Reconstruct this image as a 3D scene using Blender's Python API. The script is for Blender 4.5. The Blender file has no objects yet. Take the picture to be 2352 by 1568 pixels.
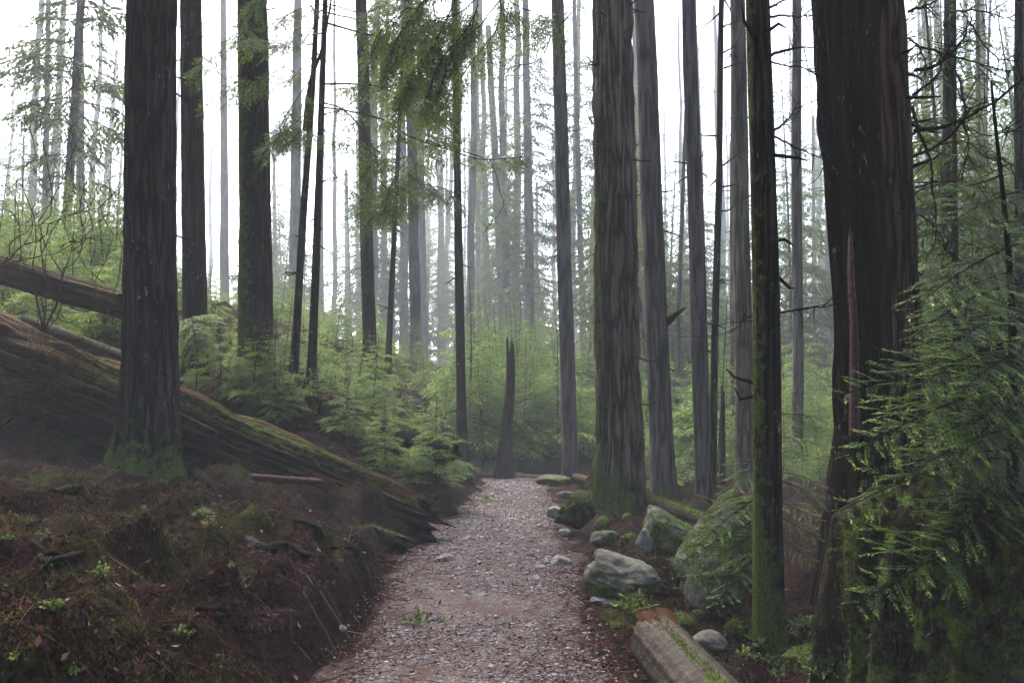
import bpy, math, random
import numpy as np
from mathutils import Vector, Matrix
R = math.radians
S = bpy.context.scene

# ------------------------------------------------------------------ camera, sky, sun, exposure
EYE = 1.6
PITCH = 5.13
FPX = 1960.0                       # focal length in pixels of a 2352 wide picture
cam_d = bpy.data.cameras.new("camera"); cam_d.lens = 30.0; cam_d.sensor_width = 36.0
cam_d.clip_start = 0.05; cam_d.clip_end = 1000
cam = bpy.data.objects.new("camera", cam_d); S.collection.objects.link(cam)
cam.location = (0, 0, EYE); cam.rotation_euler = (R(90 + PITCH), 0, 0)
S.camera = cam

SUN_EL, SUN_AZ = 55.0, -30.0       # degrees; azimuth from +Y towards +X (ahead and to the left)
w = bpy.data.worlds.new("World"); S.world = w; w.use_nodes = True
nt = w.node_tree; nt.nodes.clear()
sky = nt.nodes.new("ShaderNodeTexSky"); sky.sky_type = 'NISHITA'; sky.sun_disc = False
sky.sun_elevation = R(SUN_EL); sky.sun_rotation = R(SUN_AZ)
sky.dust_density = 4.0; sky.air_density = 1.0; sky.ozone_density = 0.6
bgn = nt.nodes.new("ShaderNodeBackground"); bgn.inputs[1].default_value = 0.15
won = nt.nodes.new("ShaderNodeOutputWorld")
nt.links.new(sky.outputs[0], bgn.inputs[0]); nt.links.new(bgn.outputs[0], won.inputs[0])
sd = bpy.data.lights.new("sun", 'SUN'); sd.energy = 1.5; sd.angle = R(30); sd.color = (1.0, 0.95, 0.88)
so = bpy.data.objects.new("sun", sd); S.collection.objects.link(so)
dvec = Vector((math.sin(R(SUN_AZ)) * math.cos(R(SUN_EL)), math.cos(R(SUN_AZ)) * math.cos(R(SUN_EL)), math.sin(R(SUN_EL))))
so.rotation_euler = dvec.to_track_quat('Z', 'Y').to_euler(); so.location = dvec * 30 + Vector((0, 0, 20))
S.view_settings.view_transform = 'Standard'; S.view_settings.look = 'None'
S.view_settings.gamma = 1.0; S.view_settings.use_curve_mapping = False
S.view_settings.exposure = 3.05
S.render.engine = 'CYCLES'
cy = S.cycles
cy.use_denoising = True; cy.max_bounces = 6; cy.diffuse_bounces = 3; cy.glossy_bounces = 2
cy.transmission_bounces = 3; cy.transparent_max_bounces = 6; cy.volume_bounces = 1
cy.use_adaptive_sampling = True; cy.adaptive_threshold = 0.02

# ------------------------------------------------------------------ helpers
def P(px, py, d):
    """world point seen at pixel (px,py) of the 2352x1568 photograph, at depth y = d metres"""
    a = (px - 1176) / FPX; b = -(py - 784) / FPX
    c, s = math.cos(R(PITCH)), math.sin(R(PITCH))
    y = c - b * s; z = s + b * c
    return Vector((a / y * d, d, EYE + z / y * d))

def hsh(ix, iy, iz, seed):
    h = (ix.astype(np.int64) * 374761393 + iy.astype(np.int64) * 668265263 + iz.astype(np.int64) * 2147483647 + seed * 1274126177) & 0xFFFFFFFF
    h = ((h ^ (h >> 13)) * 1274126177) & 0xFFFFFFFF
    h = (h ^ (h >> 16)) & 0xFFFFFFFF
    return h.astype(np.float64) / 4294967295.0

def vnoise(p, seed=0):
    p = np.asarray(p, dtype=np.float64)
    i = np.floor(p).astype(np.int64); f = p - i; u = f * f * (3 - 2 * f)
    r = 0.0
    for dx in (0, 1):
        for dy in (0, 1):
            for dz in (0, 1):
                wgt = (u[..., 0] if dx else 1 - u[..., 0]) * (u[..., 1] if dy else 1 - u[..., 1]) * (u[..., 2] if dz else 1 - u[..., 2])
                r = r + wgt * hsh(i[..., 0] + dx, i[..., 1] + dy, i[..., 2] + dz, seed)
    return r * 2 - 1

def fbm(p, seed=0, octv=4):
    p = np.asarray(p, dtype=np.float64); a = 0.5; r = 0.0
    for k in range(octv):
        r = r + a * vnoise(p * (2.03 ** k), seed + k * 17); a *= 0.5
    return r

def mesh_data(name, V, faces, mat, attrs=None, smooth=False, mats=None, mat_index=None):
    V = np.asarray(V, dtype=np.float32).reshape(-1, 3)
    me = bpy.data.meshes.new(name)
    me.vertices.add(len(V)); me.vertices.foreach_set("co", V.ravel())
    loops, starts, totals, off = [], [], [], 0
    for F in faces:
        F = np.asarray(F, dtype=np.int32)
        if len(F) == 0: continue
        k = F.shape[1]; loops.append(F.ravel())
        starts.append(off + np.arange(len(F), dtype=np.int32) * k); totals.append(np.full(len(F), k, dtype=np.int32)); off += F.size
    L = np.concatenate(loops); me.loops.add(len(L)); me.loops.foreach_set("vertex_index", L)
    st = np.concatenate(starts); me.polygons.add(len(st))
    me.polygons.foreach_set("loop_start", st); me.polygons.foreach_set("loop_total", np.concatenate(totals))
    if smooth: me.polygons.foreach_set("use_smooth", np.ones(len(st), dtype=bool))
    for m_ in (mats or [mat]): me.materials.append(m_)
    if mat_index is not None: me.polygons.foreach_set("material_index", np.asarray(mat_index, dtype=np.int32))
    for k, v in (attrs or {}).items():
        a = me.attributes.new(k, 'FLOAT', 'POINT'); a.data.foreach_set("value", np.asarray(v, dtype=np.float32))
    me.update(calc_edges=True); me.validate()
    return me

def obj(name, me, parent=None, loc=None, rot=None, scale=None, label=None):
    o = bpy.data.objects.new(name, me); S.collection.objects.link(o)
    if parent is not None: o.parent = parent
    if loc is not None: o.location = loc
    if rot is not None: o.rotation_euler = rot
    if scale is not None: o.scale = (scale,) * 3 if not hasattr(scale, '__len__') else scale
    if label: o["label"] = label
    return o

def tag(o, label, cat, group=None, kind=None):
    if label: o["label"] = label
    if cat: o["category"] = cat
    if group: o["group"] = group
    if kind: o["kind"] = kind
    return o

def thing(name, loc, label, cat, group=None):
    o = bpy.data.objects.new(name, None); S.collection.objects.link(o); o.location = loc
    o.empty_display_size = 0.2
    return tag(o, label, cat, group)

def copy_tree(root):
    c = root.copy(); S.collection.objects.link(c)
    for ch in root.children:
        d = ch.copy(); S.collection.objects.link(d); d.parent = c
        d.matrix_parent_inverse = ch.matrix_parent_inverse.copy()
    return c

class MB:
    """collects vertex and face arrays for one mesh"""
    def __init__(s): s.V = []; s.T = []; s.Q = []; s.n = 0; s.A = {}
    def add(s, V, T=None, Q=None, **attrs):
        V = np.asarray(V, dtype=np.float32).reshape(-1, 3)
        if T is not None and len(T): s.T.append(np.asarray(T, dtype=np.int64).reshape(-1, 3) + s.n)
        if Q is not None and len(Q): s.Q.append(np.asarray(Q, dtype=np.int64).reshape(-1, 4) + s.n)
        s.V.append(V)
        for k in set(s.A) | set(attrs):
            v = attrs.get(k, 0.0)
            s.A.setdefault(k, [np.zeros(s.n)] if s.n else [])
            s.A[k].append(np.broadcast_to(np.asarray(v, dtype=np.float32), (len(V),)))
        s.n += len(V)
    def faces(s):
        return [np.concatenate(x) for x in (s.T, s.Q) if x]
    def data(s, name, mat, smooth=False):
        return mesh_data(name, np.concatenate(s.V), s.faces(), mat, {k: np.concatenate(v) for k, v in s.A.items()}, smooth)

def norm(v): return v / np.maximum(np.linalg.norm(v, axis=-1, keepdims=True), 1e-9)

def smooth_path(pts, n):
    """Catmull-Rom through points, n samples"""
    p = np.asarray([tuple(q) for q in pts], dtype=float)
    if len(p) == 2: return p[0] + (p[1] - p[0]) * np.linspace(0, 1, n)[:, None]
    q = np.vstack([2 * p[0] - p[1], p, 2 * p[-1] - p[-2]])
    t = np.linspace(0, len(p) - 1 - 1e-6, n); i = t.astype(int); u = (t - i)[:, None]
    a, b, c, d = q[i], q[i + 1], q[i + 2], q[i + 3]
    return 0.5 * (2 * b + (c - a) * u + (2 * a - 5 * b + 4 * c - d) * u ** 2 + (3 * b - a - 3 * c + d) * u ** 3)

def tube(pts, rad, seg=6, cap=True, disp=None):
    pts = np.asarray(pts, float); n = len(pts); rad = np.broadcast_to(np.asarray(rad, float), (n,))
    t = norm(np.gradient(pts, axis=0))
    ref = np.array([0, 0, 1.0]) if abs(t[0, 2]) < 0.8 else np.array([0, 1.0, 0])
    u = norm(ref - t * (t @ ref)[:, None]); v = np.cross(t, u)
    a = np.linspace(0, 2 * np.pi, seg, endpoint=False)
    rr = rad[:, None] * np.ones(seg)
    if disp is not None: rr = rr * disp(np.arange(n)[:, None] * np.ones(seg), a[None, :] * np.ones((n, 1)))
    V = pts[:, None, :] + rr[..., None] * (np.cos(a)[None, :, None] * u[:, None, :] + np.sin(a)[None, :, None] * v[:, None, :])
    V = V.reshape(-1, 3); Q = grid_q(n, seg)
    T = []
    if cap:
        V = np.vstack([V, pts[0], pts[-1]]); c0, c1 = n * seg, n * seg + 1
        k = np.arange(seg); k2 = (k + 1) % seg
        T = np.vstack([np.stack([k2, k, np.full(seg, c0)], 1), np.stack([(n - 1) * seg + k, (n - 1) * seg + k2, np.full(seg, c1)], 1)])
    return V, T, Q

def grid_q(n, seg):
    i = np.arange(n - 1)[:, None] * seg; k = np.arange(seg)[None, :]; k2 = (k + 1) % seg
    return np.stack([i + k, i + k2, i + seg + k2, i + seg + k], -1).reshape(-1, 4)

def sticks(A, B, r):
    """many thin three-sided sticks from A to B (arrays)"""
    A = np.asarray(A, float); B = np.asarray(B, float); n = len(A)
    if n == 0: return np.zeros((0, 3)), np.zeros((0, 4), int)
    t = norm(B - A); ref = np.where(np.abs(t[:, 2:3]) < 0.8, np.array([[0, 0, 1.0]]), np.array([[1.0, 0, 0]]))
    u = norm(np.cross(t, ref)); v = np.cross(t, u); r = np.broadcast_to(np.asarray(r, float), (n,))[:, None]
    V = np.zeros((n, 6, 3))
    for k in range(3):
        a = k * 2 * np.pi / 3; dd = (math.cos(a) * u + math.sin(a) * v) * r
        V[:, k] = A + dd; V[:, 3 + k] = B + dd * 0.45
    b = np.arange(n)[:, None] * 6
    Q = np.concatenate([b + np.array([[k, (k + 1) % 3, 3 + (k + 1) % 3, 3 + k]]) for k in range(3)])
    return V.reshape(-1, 3), Q

def kites(A, D, N, L, W, rng, cup=0.0):
    """leaf-sized kite quads: base A, direction D, face normal N, length L, width W"""
    n = len(A); D = norm(D); B = norm(np.cross(N, D)); N2 = np.cross(D, B)
    L = np.broadcast_to(np.asarray(L, float), (n,))[:, None]; W = np.broadcast_to(np.asarray(W, float), (n,))[:, None]
    V = np.stack([A, A + D * L * .45 + B * W * .5 - N2 * W * cup, A + D * L, A + D * L * .45 - B * W * .5 - N2 * W * cup], 1)
    return V.reshape(-1, 3), np.arange(n * 4).reshape(-1, 4)

# ------------------------------------------------------------------ materials
def new_mat(name):
    m = bpy.data.materials.new(name); m.use_nodes = True
    n = m.node_tree; n.nodes.clear()
    out = n.nodes.new("ShaderNodeOutputMaterial"); b = n.nodes.new("ShaderNodeBsdfPrincipled")
    n.links.new(b.outputs[0], out.inputs[0])
    return m, n, b

def node(n, t, **kw):
    x = n.nodes.new(t)
    for k, v in kw.items():
        if k.startswith("i_"): x.inputs[int(k[2:]) if k[2:].isdigit() else k[2:]].default_value = v
        else: setattr(x, k, v)
    return x

def noise(n, vec, scale, detail=4, rough=0.6, dist=0.0):
    x = node(n, "ShaderNodeTexNoise"); x.inputs["Scale"].default_value = scale; x.inputs["Detail"].default_value = detail
    x.inputs["Roughness"].default_value = rough; x.inputs["Distortion"].default_value = dist
    n.links.new(vec, x.inputs["Vector"]); return x.outputs["Fac"]

def ramp(n, fac, stops):
    x = node(n, "ShaderNodeValToRGB"); cr = x.color_ramp
    while len(cr.elements) < len(stops): cr.elements.new(0.5)
    for e, (p, c) in zip(cr.elements, stops):
        e.position = p; e.color = (c[0], c[1], c[2], 1) if hasattr(c, '__len__') else (c, c, c, 1)
    n.links.new(fac, x.inputs[0]); return x.outputs[0]

def mixc(n, fac, a, b, mode='MIX'):
    x = node(n, "ShaderNodeMix", data_type='RGBA', blend_type=mode)
    for s_, v in ((0, fac), (6, a), (7, b)):
        if isinstance(v, (int, float)): x.inputs[s_].default_value = v
        elif isinstance(v, tuple): x.inputs[s_].default_value = (*v, 1)
        else: n.links.new(v, x.inputs[s_])
    return x.outputs[2]

def math_(n, op, a, b=None):
    x = node(n, "ShaderNodeMath", operation=op)
    for i, v in enumerate((a, b)):
        if v is None: continue
        if isinstance(v, (int, float)): x.inputs[i].default_value = v
        else: n.links.new(v, x.inputs[i])
    return x.outputs[0]

def attr(n, name): return node(n, "ShaderNodeAttribute", attribute_name=name).outputs["Fac"]

def scaled(n, vec, sc):
    x = node(n, "ShaderNodeMapping"); x.inputs["Scale"].default_value = sc; n.links.new(vec, x.inputs[0]); return x.outputs[0]

def bump(n, b, h, strength, dist=0.02):
    x = node(n, "ShaderNodeBump"); x.inputs["Strength"].default_value = strength; x.inputs["Distance"].default_value = dist
    n.links.new(h, x.inputs["Height"]); n.links.new(x.outputs[0], b.inputs["Normal"])

MOSS = ((0.012, 0.020, 0.004), (0.05, 0.075, 0.012), (0.12, 0.15, 0.03))

def bark_mat(name, dark, mid, light, streak=(14, 14, 1.6), fleck=0.0, rough=0.85, bstr=0.9):
    m, n, b = new_mat(name)
    tc = node(n, "ShaderNodeTexCoord").outputs["Object"]
    v = scaled(n, tc, streak)
    f1 = noise(n, v, 1.0, 6, 0.65, 0.6)
    f2 = noise(n, tc, 1.3, 4, 0.6)
    rg_ = math_(n, 'ADD', math_(n, 'MULTIPLY', f1, .62), math_(n, 'MULTIPLY', attr(n, "ridge"), .38))
    c = ramp(n, rg_, [(0.33, dark), (0.50, mid), (0.68, light)])
    c = mixc(n, ramp(n, f2, [(0.35, 0.0), (0.7, 0.55)]), c, tuple(x * 0.5 for x in mid))
    if fleck > 0:
        f3 = noise(n, scaled(n, tc, (30, 30, 9)), 1.0, 3, 0.5)
        f4 = noise(n, tc, 2.2, 2, 0.5)
        fl = math_(n, 'MULTIPLY', ramp(n, f3, [(0.62, 0.0), (0.70, 1.0)]), ramp(n, f4, [(0.5, 0.0), (0.6, 1.0)]))
        c = mixc(n, math_(n, 'MULTIPLY', fl, fleck), c, (0.20, 0.20, 0.17))
    mo = attr(n, "moss")
    mn = noise(n, tc, 9.0, 5, 0.7)
    mk = ramp(n, math_(n, 'ADD', mo, math_(n, 'MULTIPLY', math_(n, 'SUBTRACT', mn, 0.5), 1.6)), [(0.42, 0.0), (0.62, 1.0)])
    mc = ramp(n, noise(n, tc, 55, 3, 0.7), [(0.3, MOSS[0]), (0.5, MOSS[1]), (0.75, MOSS[2])])
    c = mixc(n, mk, c, mc)
    n.links.new(c, b.inputs["Base Color"])
    b.inputs["Roughness"].default_value = rough; b.inputs["Specular IOR Level"].default_value = 0.04
    h = math_(n, 'ADD', math_(n, 'MULTIPLY', f1, 1.0), math_(n, 'MULTIPLY', noise(n, tc, 60, 3, 0.6), 0.35))
    bump(n, b, h, bstr, 0.03)
    return m

def leaf_mat(name, c_old, c_mid, c_tip, trans=0.35):
    m = bpy.data.materials.new(name); m.use_nodes = True; n = m.node_tree; n.nodes.clear()
    out = n.nodes.new("ShaderNodeOutputMaterial")
    tip = attr(n, "tip")
    rnd = node(n, "ShaderNodeObjectInfo").outputs["Random"]
    geo = node(n, "ShaderNodeNewGeometry")
    nz = noise(n, geo.outputs["Position"], 0.9, 3, 0.6)
    f = math_(n, 'ADD', math_(n, 'MULTIPLY', tip, 0.75), math_(n, 'ADD', math_(n, 'MULTIPLY', math_(n, 'SUBTRACT', nz, 0.5), 0.7), math_(n, 'MULTIPLY', rnd, 0.2)))
    c = ramp(n, f, [(0.08, c_old), (0.48, c_mid), (0.9, c_tip)])
    d = node(n, "ShaderNodeBsdfPrincipled"); n.links.new(c, d.inputs["Base Color"])
    d.inputs["Roughness"].default_value = 0.55; d.inputs["Specular IOR Level"].default_value = 0.15
    t = node(n, "ShaderNodeBsdfTranslucent"); n.links.new(mixc(n, 0.35, c, (0.16, 0.2, 0.02)), t.inputs[0])
    mx = node(n, "ShaderNodeMixShader"); mx.inputs[0].default_value = trans
    n.links.new(d.outputs[0], mx.inputs[1]); n.links.new(t.outputs[0], mx.inputs[2]); n.links.new(mx.outputs[0], out.inputs[0])
    return m

def speck_mat(name, stops, rough=0.8, spec=0.3, bs=0.0):
    """colour picked per piece by the attribute 'tint'"""
    m, n, b = new_mat(name)
    tc = node(n, "ShaderNodeTexCoord").outputs["Object"]
    f = math_(n, 'ADD', attr(n, "tint"), math_(n, 'MULTIPLY', math_(n, 'SUBTRACT', noise(n, tc, 90, 3, 0.6), 0.5), 0.25))
    n.links.new(ramp(n, f, stops), b.inputs["Base Color"])
    b.inputs["Roughness"].default_value = rough; b.inputs["Specular IOR Level"].default_value = spec
    if bs: bump(n, b, noise(n, tc, 120, 3, 0.6), bs, 0.003)
    return m

def rock_mat(name, a, bcol, ccol):
    m, n, b = new_mat(name)
    tc = node(n, "ShaderNodeTexCoord").outputs["Object"]
    f1 = noise(n, tc, 3.0, 6, 0.65, 0.4); f2 = noise(n, tc, 16, 5, 0.7)
    c = ramp(n, f1, [(0.3, a), (0.5, bcol), (0.7, ccol)])
    c = mixc(n, ramp(n, f2, [(0.42, 0.75), (0.6, 0.0)]), c, tuple(x * 0.35 for x in bcol))
    mo = attr(n, "moss"); mn = noise(n, tc, 5.0, 5, 0.75)
    mk = ramp(n, math_(n, 'ADD', mo, math_(n, 'MULTIPLY', math_(n, 'SUBTRACT', mn, 0.5), 1.5)), [(0.42, 0.0), (0.58, 1.0)])
    mc = ramp(n, noise(n, tc, 45, 3, 0.7), [(0.3, MOSS[0]), (0.5, MOSS[1]), (0.75, MOSS[2])])
    n.links.new(mixc(n, mk, c, mc), b.inputs["Base Color"])
    b.inputs["Roughness"].default_value = 0.85; b.inputs["Specular IOR Level"].default_value = 0.1
    bump(n, b, math_(n, 'ADD', f2, math_(n, 'MULTIPLY', mk, noise(n, tc, 90, 2, 0.6))), 0.8, 0.02)
    return m

M_bark_dark = bark_mat("wet_dark_bark", (0.0015, 0.0012, 0.0012), (0.010, 0.0076, 0.0068), (0.052, 0.040, 0.034), (30, 30, 3.0), fleck=0.9)
M_bark_grey = bark_mat("grey_brown_bark", (0.008, 0.0065, 0.006), (0.042, 0.033, 0.026), (0.14, 0.112, 0.085), (14, 14, 2.2), fleck=0.5, bstr=1.0)
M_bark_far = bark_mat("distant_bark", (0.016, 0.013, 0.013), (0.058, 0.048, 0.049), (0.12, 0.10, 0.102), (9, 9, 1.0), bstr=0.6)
M_bark_red = bark_mat("red_brown_cedar_bark", (0.003, 0.0022, 0.002), (0.034, 0.020, 0.015), (0.11, 0.066, 0.050), (22, 22, 0.7), fleck=0.4)
M_twig = bark_mat("dark_twig", (0.008, 0.006, 0.006), (0.02, 0.015, 0.014), (0.045, 0.035, 0.03), (30, 30, 30), bstr=0.3)
M_redtwig = bark_mat("reddish_bare_twig", (0.03, 0.015, 0.013), (0.07, 0.04, 0.035), (0.13, 0.09, 0.075), (30, 30, 30), bstr=0.3)
M_char = bark_mat("charred_wood", (0.0015, 0.0014, 0.0014), (0.006, 0.005, 0.0048), (0.028, 0.022, 0.021), (26, 26, 0.6), fleck=0.6)
M_rot = bark_mat("rotten_log_wood", (0.0012, 0.001, 0.0009), (0.019, 0.010, 0.007), (0.11, 0.05, 0.03), (2.6, 22, 22), bstr=1.0)
M_greywood = bark_mat("weathered_grey_wood", (0.014, 0.012, 0.010), (0.065, 0.054, 0.045), (0.14, 0.118, 0.098), (18, 1.0, 18), bstr=0.8)
M_orange = bark_mat("fresh_split_wood", (0.04, 0.018, 0.010), (0.16, 0.068, 0.034), (0.31, 0.16, 0.09), (14, 6, 14), bstr=0.9)
M_stump = bark_mat("dark_stump_wood", (0.002, 0.0016, 0.0013), (0.0075, 0.0056, 0.0044), (0.02, 0.0145, 0.0105), (12, 12, 1.6), bstr=1.0)
M_needle = leaf_mat("hemlock_needles", (0.008, 0.020, 0.006), (0.05, 0.105, 0.022), (0.28, 0.36, 0.06))
M_needle_high = leaf_mat("high_hemlock_needles", (0.028, 0.052, 0.015), (0.11, 0.17, 0.036), (0.24, 0.31, 0.055), 0.6)  # overhead branches: paler old and middle tones, more translucent than the near needles
M_young = leaf_mat("young_hemlock_needles", (0.045, 0.095, 0.028), (0.14, 0.22, 0.052), (0.27, 0.35, 0.08), 0.5)
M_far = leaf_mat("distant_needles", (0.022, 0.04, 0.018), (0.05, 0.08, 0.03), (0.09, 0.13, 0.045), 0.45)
M_moss = leaf_mat("moss_blades", (0.013, 0.017, 0.004), (0.042, 0.048, 0.010), (0.10, 0.105, 0.022), 0.3)
M_dim_moss = leaf_mat("dark_hanging_moss", (0.004, 0.006, 0.002), (0.014, 0.020, 0.005), (0.045, 0.055, 0.012), 0.2)
M_rock = rock_mat("mossy_granite", (0.055, 0.052, 0.042), (0.135, 0.128, 0.10), (0.27, 0.26, 0.205))
M_stone = rock_mat("path_stone_grey", (0.12, 0.11, 0.105), (0.22, 0.205, 0.19), (0.34, 0.31, 0.28))
M_gravel = speck_mat("path_gravel_mix", [(0.0, (0.03, 0.027, 0.028)), (0.3, (0.09, 0.078, 0.078)), (0.6, (0.155, 0.138, 0.136)), (0.85, (0.25, 0.222, 0.208)), (1.0, (0.42, 0.38, 0.33))], 0.7, 0.4, 0.3)
M_litter = speck_mat("leaf_and_needle_litter", [(0.0, (0.006, 0.003, 0.003)), (0.35, (0.024, 0.010, 0.0095)), (0.65, (0.062, 0.022, 0.019)), (0.88, (0.12, 0.05, 0.036)), (1.0, (0.26, 0.19, 0.13))], 0.85, 0.04)

# ------------------------------------------------------------------ terrain
RNG = np.random.default_rng(7)
def path_c(y):
    y = np.asarray(y, float)
    return np.interp(y, [-10, 0, 5, 9, 13, 16.5, 22, 25, 30], [-.2, -.2, -.24, -.29, -.2, 0.0, 0.03, -.5, -2.6])
def path_w(y):
    return np.interp(y, [0, 5, 9, 13, 16.5, 22, 25, 30], [0.95, 0.93, 1.0, 0.97, 0.82, 0.82, 0.7, .6])

# trees: key, x at picture top, base x, base y (2352 px picture), width px, depth m
HERO = [
 ("L1", 349, 345, 1085, 122, 11.8), ("L2", 440, 452, 890, 55, 16.5), ("L3", 581, 590, 885, 76, 16.5),
 ("LF", 513, 516, 720, 22, 33), ("L4", 684, 674, 868, 30, 30.0),
 ("S1", 728, 676, 862, 20, 16.6), ("S2", 746, 716, 860, 21, 16.4),
 ("F1", 737, 737, 800, 16, 36), ("L5", 829, 850, 850, 32, 23), ("F2", 876, 884, 830, 16, 34), ("D1", 930, 890, 850, 15, 23),
 ("L6", 940, 955, 830, 27, 26.5), ("F3", 962, 975, 840, 18, 32), ("F4", 1010, 1018, 860, 15, 40),
 ("C1", 1043, 1062, 1100, 24, 21.0), ("C2", 1118, 1166, 900, 24, 32), ("C3", 1207, 1220, 912, 25, 30),
 ("F5", 1164, 1172, 880, 12, 42), ("F6", 1232, 1234, 890, 11, 42), ("C4", 1280, 1310, 1110, 37, 21), ("F7", 1318, 1344, 950, 16, 30),
 ("B1", 1408, 1424, 1180, 103, 13.6), ("F8", 1455, 1470, 950, 22, 35), ("R1", 1478, 1525, 1150, 55, 16.6), ("R2", 1583, 1618, 1160, 40, 16.2),
 ("R3", 1659, 1634, 1160, 19, 14.6), ("F9", 1582, 1552, 1000, 13, 25), ("R4", 1693, 1712, 1110, 42, 18.5), ("F10", 1683, 1688, 1080, 20, 24),
 ("N1", 1742, 1774, 1488, 66, 6.4), ("F11", 1829, 1832, 1120, 26, 21), ("F12", 1866, 1872, 1000, 13, 34),
 ("G1", 2040, 2092, 1380, 84, 7.7), ("F13", 2178, 2172, 1100, 30, 14.5), ("F14", 2342, 2346, 1050, 26, 13.0),
 ("Z1", 112, 100, 640, 15, 30), ("Z2", 187, 140, 690, 22, 26), ("Z3", 184, 186, 640, 20, 30), ("F15", 2245, 2250, 1000, 16, 24),
 ("F16", 1075, 1082, 870, 14, 44), ("F17", 1385, 1392, 900, 16, 38), ("F18", 790, 800, 820, 15, 44), ("F19", 625, 634, 790, 13, 44),
]
HERO = [(k_, a_, b_, c_, e_, d_ if d_ <= 24 else 24 + (d_ - 24) * 5.5) for k_, a_, b_, c_, e_, d_ in HERO]
ctrl = []
for k_, xt, xb, yb, wd, d in HERO:
    p = P(xb, yb, d); ctrl.append((p.x, p.y, p.z))
for y in (-12, -6, 0, 3, 6, 9, 12, 15, 18, 20.5, 23):
    for s_ in (-1, 0, 1): ctrl.append((float(path_c(y)) + s_ * .9, y, 0.0))
for px, py, d in ((0, 1300, 5.6), (0, 1120, 8.6), (250, 1250, 7.0), (0, 1540, 3.6), (620, 1330, 7.2), (600, 1180, 10.2), (760, 1290, 9.0), (930, 1060, 17.5), (800, 1010, 15.5), (640, 960, 14.8), (150, 1080, 11.6), (0, 1030, 12.0),
                  (1180, 1040, 26), (1180, 960, 31), (1020, 1040, 21.5), (1130, 1100, 23.5), (1270, 1100, 23.5), (0, 720, 19), (200, 745, 18), (0, 640, 30), (300, 660, 30)):
    p = P(px, py, d); ctrl.append(tuple(p))
ctrl += [(1.6, 5, -.03), (2.6, 6, -.2), (3.6, 7, -.45), (5, 5.5, -.6), (2.0, 9, -.03), (4.0, 10.5, -.3), (6, 14, -.3), (8, 9, -.6), (12, 14, -.4), (10, 22, .2), (16, 35, 1.2),
         (26, 22, .5), (30, 60, 3.0), (60, 60, 4), (-8, 5, 1.3), (-14, 6, 2.6), (-14, 14, 4.2), (-25, 5, 5), (-30, 30, 9), (-30, 60, 12), (-60, 30, 14), (-60, 90, 16),
         (0, 60, 4.6), (0, 100, 7), (40, 120, 8), (-40, 120, 14), (0, 160, 11), (80, 160, 11), (-90, 160, 22), (0, 235, 15), (150, 235, 15), (-150, 235, 30), (150, 60, 6), (-150, 60, 30), (-150, -20, 20), (150, -20, 2), (6, -6, -.5), (14, -10, -1), (-6, -8, 1.0), (-20, -12, 3.5), (40, -12, -1), (60, 10, 0), (1.5, -8, -0.02), (2.2, 3, -.05)]
CT = np.array(ctrl); _C = CT[:, :2]
def _phi(r2): return np.where(r2 > 1e-12, 0.5 * r2 * np.log(np.maximum(r2, 1e-12)), 0.0)
_n = len(CT)
_K = _phi(((_C[:, None] - _C[None]) ** 2).sum(-1)) + np.eye(_n) * 0.6
_Pm = np.hstack([np.ones((_n, 1)), _C])
_A = np.block([[_K, _Pm], [_Pm.T, np.zeros((3, 3))]])
_W = np.linalg.solve(_A, np.concatenate([CT[:, 2], np.zeros(3)]))

def Z(x, y, detail=True):
    x = np.asarray(x, float); y = np.asarray(y, float); shp = x.shape
    x = x.ravel(); y = y.ravel(); out = np.zeros(len(x))
    for a in range(0, len(x), 20000):
        q = np.stack([x[a:a + 20000], y[a:a + 20000]], 1)
        out[a:a + 20000] = _phi(((q[:, None] - _C[None]) ** 2).sum(-1)) @ _W[:_n] + _W[_n] + q @ _W[_n + 1:]
    wob = 0.16 * vnoise(np.stack([y * .9, x * 0, x * 0], 1), 5) + 0.07 * vnoise(np.stack([y * 3.1, x * 0, x * 0], 1), 6)
    u = (x - path_c(y))
    hw = path_w(y)
    ul = -u - hw + wob; ur = u - hw + wob
    off = np.clip(np.maximum(ul, ur) / 0.5, 0, 1); off = off * off * (3 - 2 * off)
    fade = np.clip((26 - y) / 3, 0, 1)
    off = 1 - (1 - off) * fade
    near = np.clip((24 - y) / 6, 0, 1)
    s1 = np.clip(ul / 0.28, 0, 1); s1 = s1 * s1 * (3 - 2 * s1)
    drop = np.clip(1 - (ul - .3) / 3.0, 0, 1)
    bank = 0.34 * s1 * drop * near * np.clip((y + 4) / 6, 0, 1) * (1 + .35 * vnoise(np.stack([y * 1.1, x * 0 + 9, x * 0], 1), 8))
    z = out * (0.04 + 0.96 * off) + bank
    # a trench under the fallen trunk, so it lies over a dark hollow
    if detail:
        p3 = np.stack([x, y, x * 0], 1)
        lump = 0.22 * fbm(p3 * 0.9, 21, 3) + 0.34 * (fbm(p3 * 2.4, 22, 3) - .5 * np.abs(vnoise(p3 * 2.1, 27)) + .2) + 0.09 * fbm(p3 * 9, 23, 2)
        z = z + off * lump + (1 - off) * (0.03 * fbm(p3 * 1.3, 31, 3) + 0.010 * fbm(p3 * 14, 33, 2))
    return z.reshape(shp)
def Z1(x, y): return float(Z(np.array([x]), np.array([y]))[0])
def off_path(x, y):
    u = np.abs(x - path_c(y)) - path_w(y); return np.where(y < 25, u, 1.0)

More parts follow.
